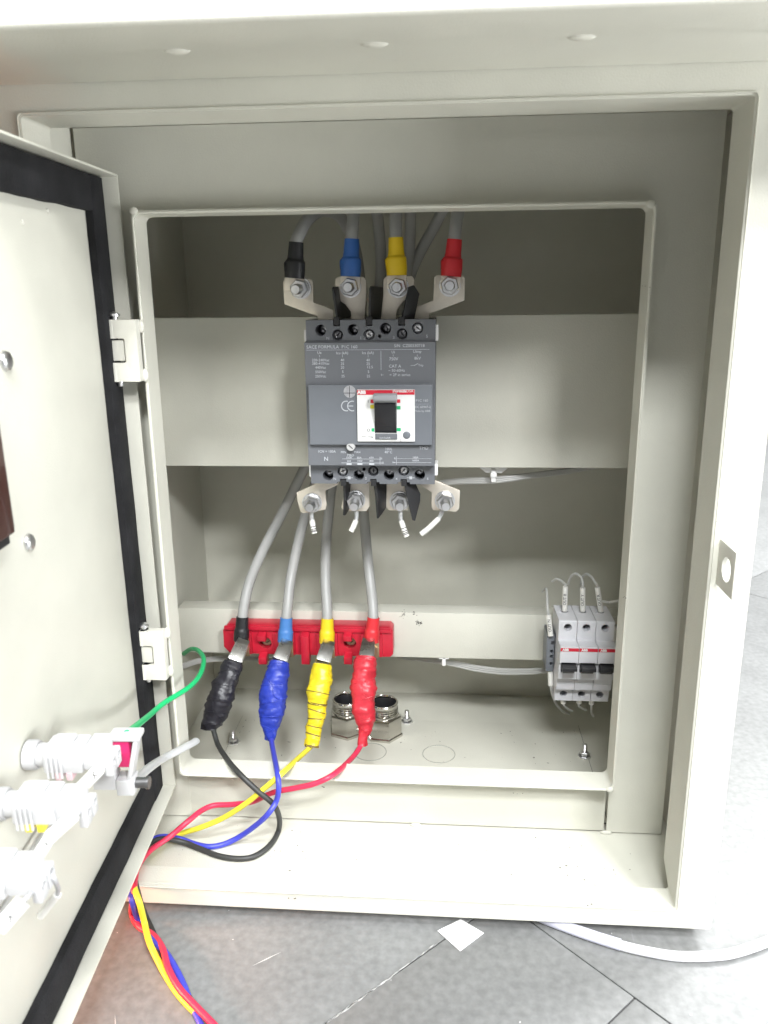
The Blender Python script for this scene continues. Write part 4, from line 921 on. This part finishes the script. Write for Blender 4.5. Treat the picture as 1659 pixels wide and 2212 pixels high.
def make_pole(k):
    x0 = xa + k * PW + 0.00022; x1 = xa + (k + 1) * PW - 0.00022; xm = (x0 + x1) / 2
    b = MB(); b.prism([(x0, y, z) for y, z in prof], (x1 - x0, 0, 0))
    c = MB()
    z = C7(800, 890, YM).z; c.cyl((xm, YM - 0.01, z), (xm, YM + 0.014, z), 0.0036, 20)
    z = C7(800, 1800, YM + 0.005).z; c.cyl((xm, YM - 0.01, z), (xm, YM + 0.018, z), 0.0034, 20)
    yw = YM + 0.024; c.cyl((xm, yw, zz['top'] - 0.008), (xm, yw, zz['top'] + 0.01), 0.0034, 16); c.cyl((xm - 0.0045, yw - 0.001, zz['top'] - 0.004), (xm - 0.0045, yw - 0.001, zz['top'] + 0.01), 0.0014, 10)
    tz1_, tz0_ = C7(800, 1385, YN).z, C7(800, 1520, YN).z
    c.box(xm - 0.0066, xm + 0.0066, YN - 0.01, YN + 0.010, tz0_ - 0.001, tz1_ + 0.0012)
    o = b.build('pole', MCBW, mcb, cut=c)
    md = o.modifiers.new('edge', 'BEVEL'); md.width = 0.0004; md.segments = 2; md.limit_method = 'ANGLE'; md.angle_limit = rad(28)
    b = MB(); zc = C7(800, 890, YM).z; b.lathe((xm, YM + 0.0125, zc), (0, -1, 0), [(0.0030, 0), (0.0030, 0.001), (0, 0.0014)], 14); zc = C7(800, 1800, YM + 0.005).z; b.lathe((xm, YM + 0.0165, zc), (0, -1, 0), [(0.0030, 0), (0.0030, 0.001), (0, 0.0014)], 14); b.build('terminal_screw', DKS, o)
    zs = C7(800, 1193, YN).z; b = MB(); b.box(x0 + 0.0001, x1 - 0.0001, YN - 0.0003, YN - 0.00005, zs - 0.0015, zs + 0.0015); b.build('red_stripe', RED, o)
    b = MB(); b.text('ABB', (x0 + 0.0045, YN - 0.0004, zs), 0.0030, bold=0.00018, align='CENTER'); b.build('brand_print', WHITE, o)
    b = MB(); w1_ = 0.0064; y0 = YN - 0.0075; th = tz1_ - tz0_
    b.prism([(xm - w1_, y0, tz1_ - 0.0005), (xm - w1_, y0 - 0.001, tz1_ - th * .38), (xm - w1_, YN + 0.003, tz1_ - th * .42), (xm - w1_, YN + 0.003, tz1_)], (2 * w1_, 0, 0), 0.0006)
    b.prism([(xm - w1_ * .78, y0 + 0.0015, tz1_ - th * .40), (xm - w1_ * .78, YN + 0.001, tz0_), (xm - w1_ * .78, YN + 0.006, tz0_), (xm - w1_ * .78, YN + 0.006, tz1_ - th * .40)], (2 * w1_ * .78, 0, 0), 0.0003)
    b.build('toggle', BLACK, o)
    b = MB(); zl = C7(800, 1655, YM - 0.003).z; b.box(x0 + 0.0006, x1 - 0.0006, YM - 0.0032, YM - 0.0024, zl, zl + 0.00025); b.build('label_line', PRINT, o)
    return o
pole0 = make_pole(0)
for k in (1, 2): dup(pole0, (k * PW, 0, 0), mcb)
for o in mcb.children: o.parent = mcb
# grey neutral terminal left of it
nx0, nx1 = C7(285, 1200, 0.706).x, xa - 0.0006
ntb = thing('neutral_terminal', 'dark grey neutral terminal block squeezed against the left side of the white breaker', 'terminal block', ((nx0 + nx1) / 2, YL, C7(350, 1480, 0.70).z))
b = MB(); z1_n, z0_n = C7(350, 985, 0.702).z, C7(350, 1482, 0.702).z
b.box(nx0, nx1, 0.702, YL - 0.008, z0_n, z1_n, 0.0008)
c = MB()
for cy in (1210, 1280, 1378): zc = C7(390, cy, 0.702).z; c.cyl(((nx0 + nx1) / 2 + 0.0012, 0.69, zc), ((nx0 + nx1) / 2 + 0.0012, 0.712, zc), 0.0016, 12)
b.build('housing', GREY2, ntb, cut=c)
b = MB()
for cy in (1075, 1090, 1105): zc = C7(390, cy, 0.702).z; b.box(nx0 + 0.004, nx1 - 0.0005, 0.7014, 0.7021, zc - 0.0003, zc + 0.0003)
b.build('print_line', PRINTD, ntb)

# control wires with marker tubes at the breaker
def ctrl_wire(label, P, tube_a, tube_b, body, r=0.0012):
    t = thing('control_wire', label, 'wire', P[-1], 'thin clear control wires with marker tubes')
    b = MB(); b.tube(P, r, 8, 6); b.build('conductor', CLEARW, t)
    if tube_a is not None: ferrule(t, tube_a, tube_b, 0.0025, body)
    return t
YW_ = YM + 0.024
for i, (tp, loop, body, lab) in enumerate((((550, 330), [(540, 300), (500, 255), (430, 225), (370, 260)], 'OUT B', 'clear control wire with marker OUT B into the left pole'),
                                      ((785, 345), [(790, 290), (760, 200), (690, 155), (620, 200), (585, 300)], 'OUT Y', 'clear control wire with marker OUT Y into the middle pole'),
                                      ((985, 338), [(965, 290), (910, 205), (840, 160), (780, 200), (760, 300)], 'OUT R', 'clear control wire with marker OUT R into the right pole'))):
    xm = xa + (i + 0.5) * PW; e = Vector((xm, YW_, zz['top'] - 0.004)); s_ = Vector((xm, YW_, zz['top'] + 0.0002)); tt = C7(tp[0], tp[1], YW_ + 0.002)
    P = [e, s_, tt] + [C7(x, y, YW_ + 0.004 + 0.004 * k) for k, (x, y) in enumerate(loop)]
    ctrl_wire(lab, P, s_, tt, body)
a, c_ = C7(318, 712, 0.705), C7(350, 1000, 0.700)
ctrl_wire('clear control wire with marker OUT N into the grey neutral terminal', [C7(240, 400, 0.728), C7(285, 360, 0.722), C7(300, 450, 0.715), C7(305, 600, 0.708), a, c_], c_, a, 'OUT N')
a, c_ = C7(345, 1490, 0.705), C7(352, 1680, 0.700)
ctrl_wire('clear control wire leaving the neutral terminal downwards with a blank marker', [a, c_, C7(375, 1800, 0.702), C7(430, 1930, 0.706), C7(520, 2030, 0.715), C7(600, 2060, 0.73)], a, c_, None)
for i, (x, P) in enumerate(((510, [(530, 1940), (580, 1990), (640, 2020)]), (740, [(730, 1940), (770, 1980), (830, 2010)]), (905, [(905, 1960), (905, 2040), (930, 2090)]))):
    a = C7(x, 1880, 0.70); Q = [a + Vector((0, 0, 0.003))] + [C7(u, v, 0.70 + 0.006 * k) for k, (u, v) in enumerate(P)]
    t = ctrl_wire('short clear wire below the white breaker, ' + ('left', 'middle', 'right')[i] + ' pole', Q, Q[0], a * .45 + Q[1] * .55, None, 0.0010)
b = MB(); b.tube([C7(1050, 530, 0.728), C7(1110, 540, 0.722), C7(1150, 545, 0.720)], 0.0012, 8); b.tube([C7(1150, 545, 0.720), C7(1210, 535, 0.72), C7(1280, 522, 0.72)], 0.0014, 8)
o = b.build('wire_end', SLEEVEW); tag(o, 'short white wire end sticking out behind the right pole', 'wire')

# short marked wires below the four lower breaker bolts
for i, (P, lab, body) in enumerate((([(203, 612), (200, 650), (203, 700), (225, 795)], 'short white marked wire hanging from the leftmost lower breaker bolt', 'IN'),
                              ([(572, 615), (573, 655), (566, 700), (527, 778)], 'short white marked wire hanging from the second lower breaker bolt', None),
                              ([(938, 612), (938, 660), (945, 705), (990, 822)], 'short white marked wire with rings hanging from the third lower breaker bolt', 'III'),
                              ([(1290, 590), (1272, 640), (1250, 685), (1108, 803)], 'long slanting white marked wire at the rightmost lower breaker bolt', None))):
    Q = [C3(x, y, 0.6585 - 0.002 * k) for k, (x, y) in enumerate(P)]
    t = thing('marked_wire', lab, 'wire', Q[0], 'short marked wires at the lower breaker bolts')
    b = MB(); b.tube(Q[:3], 0.0018, 10); b.build('ferrule', CLEAR, t)
    b = MB(); b.tube([Q[1] * .3 + Q[2] * .7, Q[2] * .5 + Q[3] * .5 + (Q[2] - Q[1]) * .08, Q[3]], 0.0024, 12); mt = b.build('marker_tube', SLEEVEW, t)
    if i in (0, 2):
        for f in (0.35, 0.55, 0.68, 0.78):
            p = Q[2].lerp(Q[3], f) + (Q[2] - Q[1]) * .08 * (1 - abs(2 * f - 1)); d = (Q[3] - Q[2]).normalized()
            b = MB(); b.tube([p, p + d * 0.0007], 0.00246, 12, straight=True, cap=False); b.build('marker_ring', PRINTD, mt)
# cable tie mounts and the wires they hold
def tie_mount(px, py, Y, zbar, label):
    c = at(px, py, Y); t = thing('cable_tie_mount', label, 'cable tie mount', (c.x, Y, zbar), 'white cable tie mounts under the bars')
    b = MB(); w_ = 0.0120
    b.prism([(c.x - w_, Y - 0.003, zbar - 0.0006), (c.x + w_, Y - 0.003, zbar - 0.0006), (c.x + w_, Y - 0.003, zbar - 0.0026), (c.x + w_ * .62, Y - 0.003, zbar - 0.0066), (c.x - w_ * .55, Y - 0.003, zbar - 0.0066), (c.x - w_, Y - 0.003, zbar - 0.0026)], (0, 0.018, 0), 0.0006)
    b.build('base', WHITE, t)
    b = MB(); b.box(c.x - 0.0022, c.x + 0.0020, Y - 0.0050, Y - 0.0032, zbar - 0.0145, zbar - 0.003, 0.0006); b.box(c.x - 0.0028, c.x + 0.0026, Y - 0.0065, Y - 0.0030, zbar - 0.0100, zbar - 0.0060, 0.0006); b.build('tie', WHITE, t)
tie_mount(1066, 1012, YU + 0.012, -0.1425, 'white cable tie mount under the upper bar, right of the breaker')
b = MB(); c = at(959, 1424, YL); b.box(c.x - 0.0018, c.x + 0.0018, YL + 0.001, YL + 0.0024, -0.3555, -0.3465, 0.0005); b.box(c.x - 0.005, c.x + 0.005, YL + 0.001, YL + 0.006, -0.3482, -0.3467, 0.0004)
o = b.build('cable_tie', WHITE); tag(o, 'small white cable tie tail under the lower bar', 'cable tie')
b = MB()
for k in range(3): b.tube([at(925, 1046 + 4 * k, YU + 0.030), at(985, 1037 + 3 * k, YU + 0.020), at(1065, 1033 + 4 * k, YU + 0.016), at(1150, 1024 + 3 * k, YU + 0.022), at(1230, 1014 + 3 * k, YU + 0.034), at(1330, 1000, YU + 0.04)], 0.0017, 8)
o = b.build('wire_bundle', CLEARW); tag(o, 'clear wire bundle tied under the upper bar', 'wires')
b = MB()
for k in range(3): b.tube([at(860, 1420, YL + 0.03), at(965, 1428 + 3 * k, YL + 0.016), at(1030, 1440 + 4 * k, YL + 0.014), at(1100, 1447 + 4 * k, YL + 0.012), at(1190, 1444 + 3 * k, YL + 0.012), at(1300, 1430, YL + 0.02)], 0.0016, 8)
o = b.build('wire_bundle', CLEARW); tag(o, 'clear wire bundle sagging below the lower bar towards the white breaker', 'wires')
b = MB()
for k in range(3): b.tube([at(350, 1450 + 3 * k, 0.72), at(400, 1434 + 3 * k, 0.745), at(440, 1423 + 3 * k, 0.75), at(520, 1420 + 2 * k, 0.752), at(620, 1428, 0.756)], 0.0018, 8)
o = b.build('wire_bundle', CLEARW); tag(o, 'clear wire bundle behind the green wire loop at lower left', 'wires')
p1 = D2W(fx, 0.0500, fz + 0.015)
b = MB(); b.tube([p1, at(323, 1545, 0.505), at(355, 1518, 0.540), at(409, 1484, 0.575), at(433, 1455, 0.605), at(440, 1424, 0.635), at(429, 1406, 0.66), at(413, 1402, 0.68), at(397, 1412, 0.70)], 0.0021, 12)
o = b.build('green_wire', LGREEN); tag(o, 'green earth wire looping from the first pilot lamp into the enclosure', 'wire')
b = MB(); L_ = [D2W(fx, 0.044, fz - 0.024), at(318, 1662, 0.49), at(350, 1640, 0.545), at(390, 1619, 0.575), at(418, 1604, 0.598), at(424, 1600, 0.605)]
b.tube(L_, 0.0034, 14, 8, ell=0.75)
o = b.build('clear_spiral_tube', CLEAR); tag(o, 'translucent clear tube crossing from the door over the lower left lip corner', 'tube')

# ------------------------------------------------------------------ on the room floor
b = MB(); q = [onz(x, y, FLZ) for x, y in ((945, 2012), (995, 1987), (1045, 2017), (994, 2056))]
b.prism([Vector((p.x, p.y, FLZ + 0.0004)) for p in q], (0, 0, 0.0003)); o = b.build('paper_square', PAPER); tag(o, 'white square of paper lying on the grey floor in front of the enclosure', 'paper')
b = MB(); R_ = 0.0035
pts = [onz(x, y, FLZ + R_) for x, y in ((1090, 1950), (1150, 1974), (1210, 1998), (1280, 2023), (1340, 2042), (1400, 2056), (1470, 2066), (1560, 2063), (1620, 2048), (1680, 2025), (1800, 1980), (1950, 1880))]
b.tube(pts, R_, 14, 8)
o = b.build('white_cable', CABW); tag(o, 'white cable curving over the floor at lower right', 'cable')
w_ = MB(); w_.tube([p + Vector((0, 0, 0.0004)) for p in pts[1:5]], R_ + 0.0006, 14, 8); w_.build('spiral_wrap', mat('wrap_lilac', (0.66, 0.66, 0.76), 0.35), o)
# far things at the right photo edge
far = onz(1664, 938, FLZ)
t = thing('dark_crate', 'small dark crate far back on the floor at the right photo edge', 'crate', (far.x + 0.12, far.y + 0.15, FLZ))
b = MB(); b.box(far.x, far.x + 0.30, far.y, far.y + 0.3, FLZ, FLZ + 0.055, 0.006); b.build('base', mat('crate_brown', (0.06, 0.045, 0.04), 0.5), t)
b = MB(); b.box(far.x + 0.012, far.x + 0.30, far.y, far.y + 0.3, FLZ + 0.085, FLZ + 0.2, 0.006); b.build('lid', BLACK, t)
b = MB(); b.box(far.x + 0.008, far.x + 0.29, far.y + 0.012, far.y + 0.28, FLZ + 0.056, FLZ + 0.0845, 0.002); b.build('rim', MCBW, t)
WALL = mat('white_wall', (0.78, 0.78, 0.76), 0.7, bump=0.1, bscale=60)
b = MB(); b.box(-6, 6, 6.0, 6.1, FLZ, FLZ + 3.0); o = b.build('room_wall', WALL); o['kind'] = 'structure'
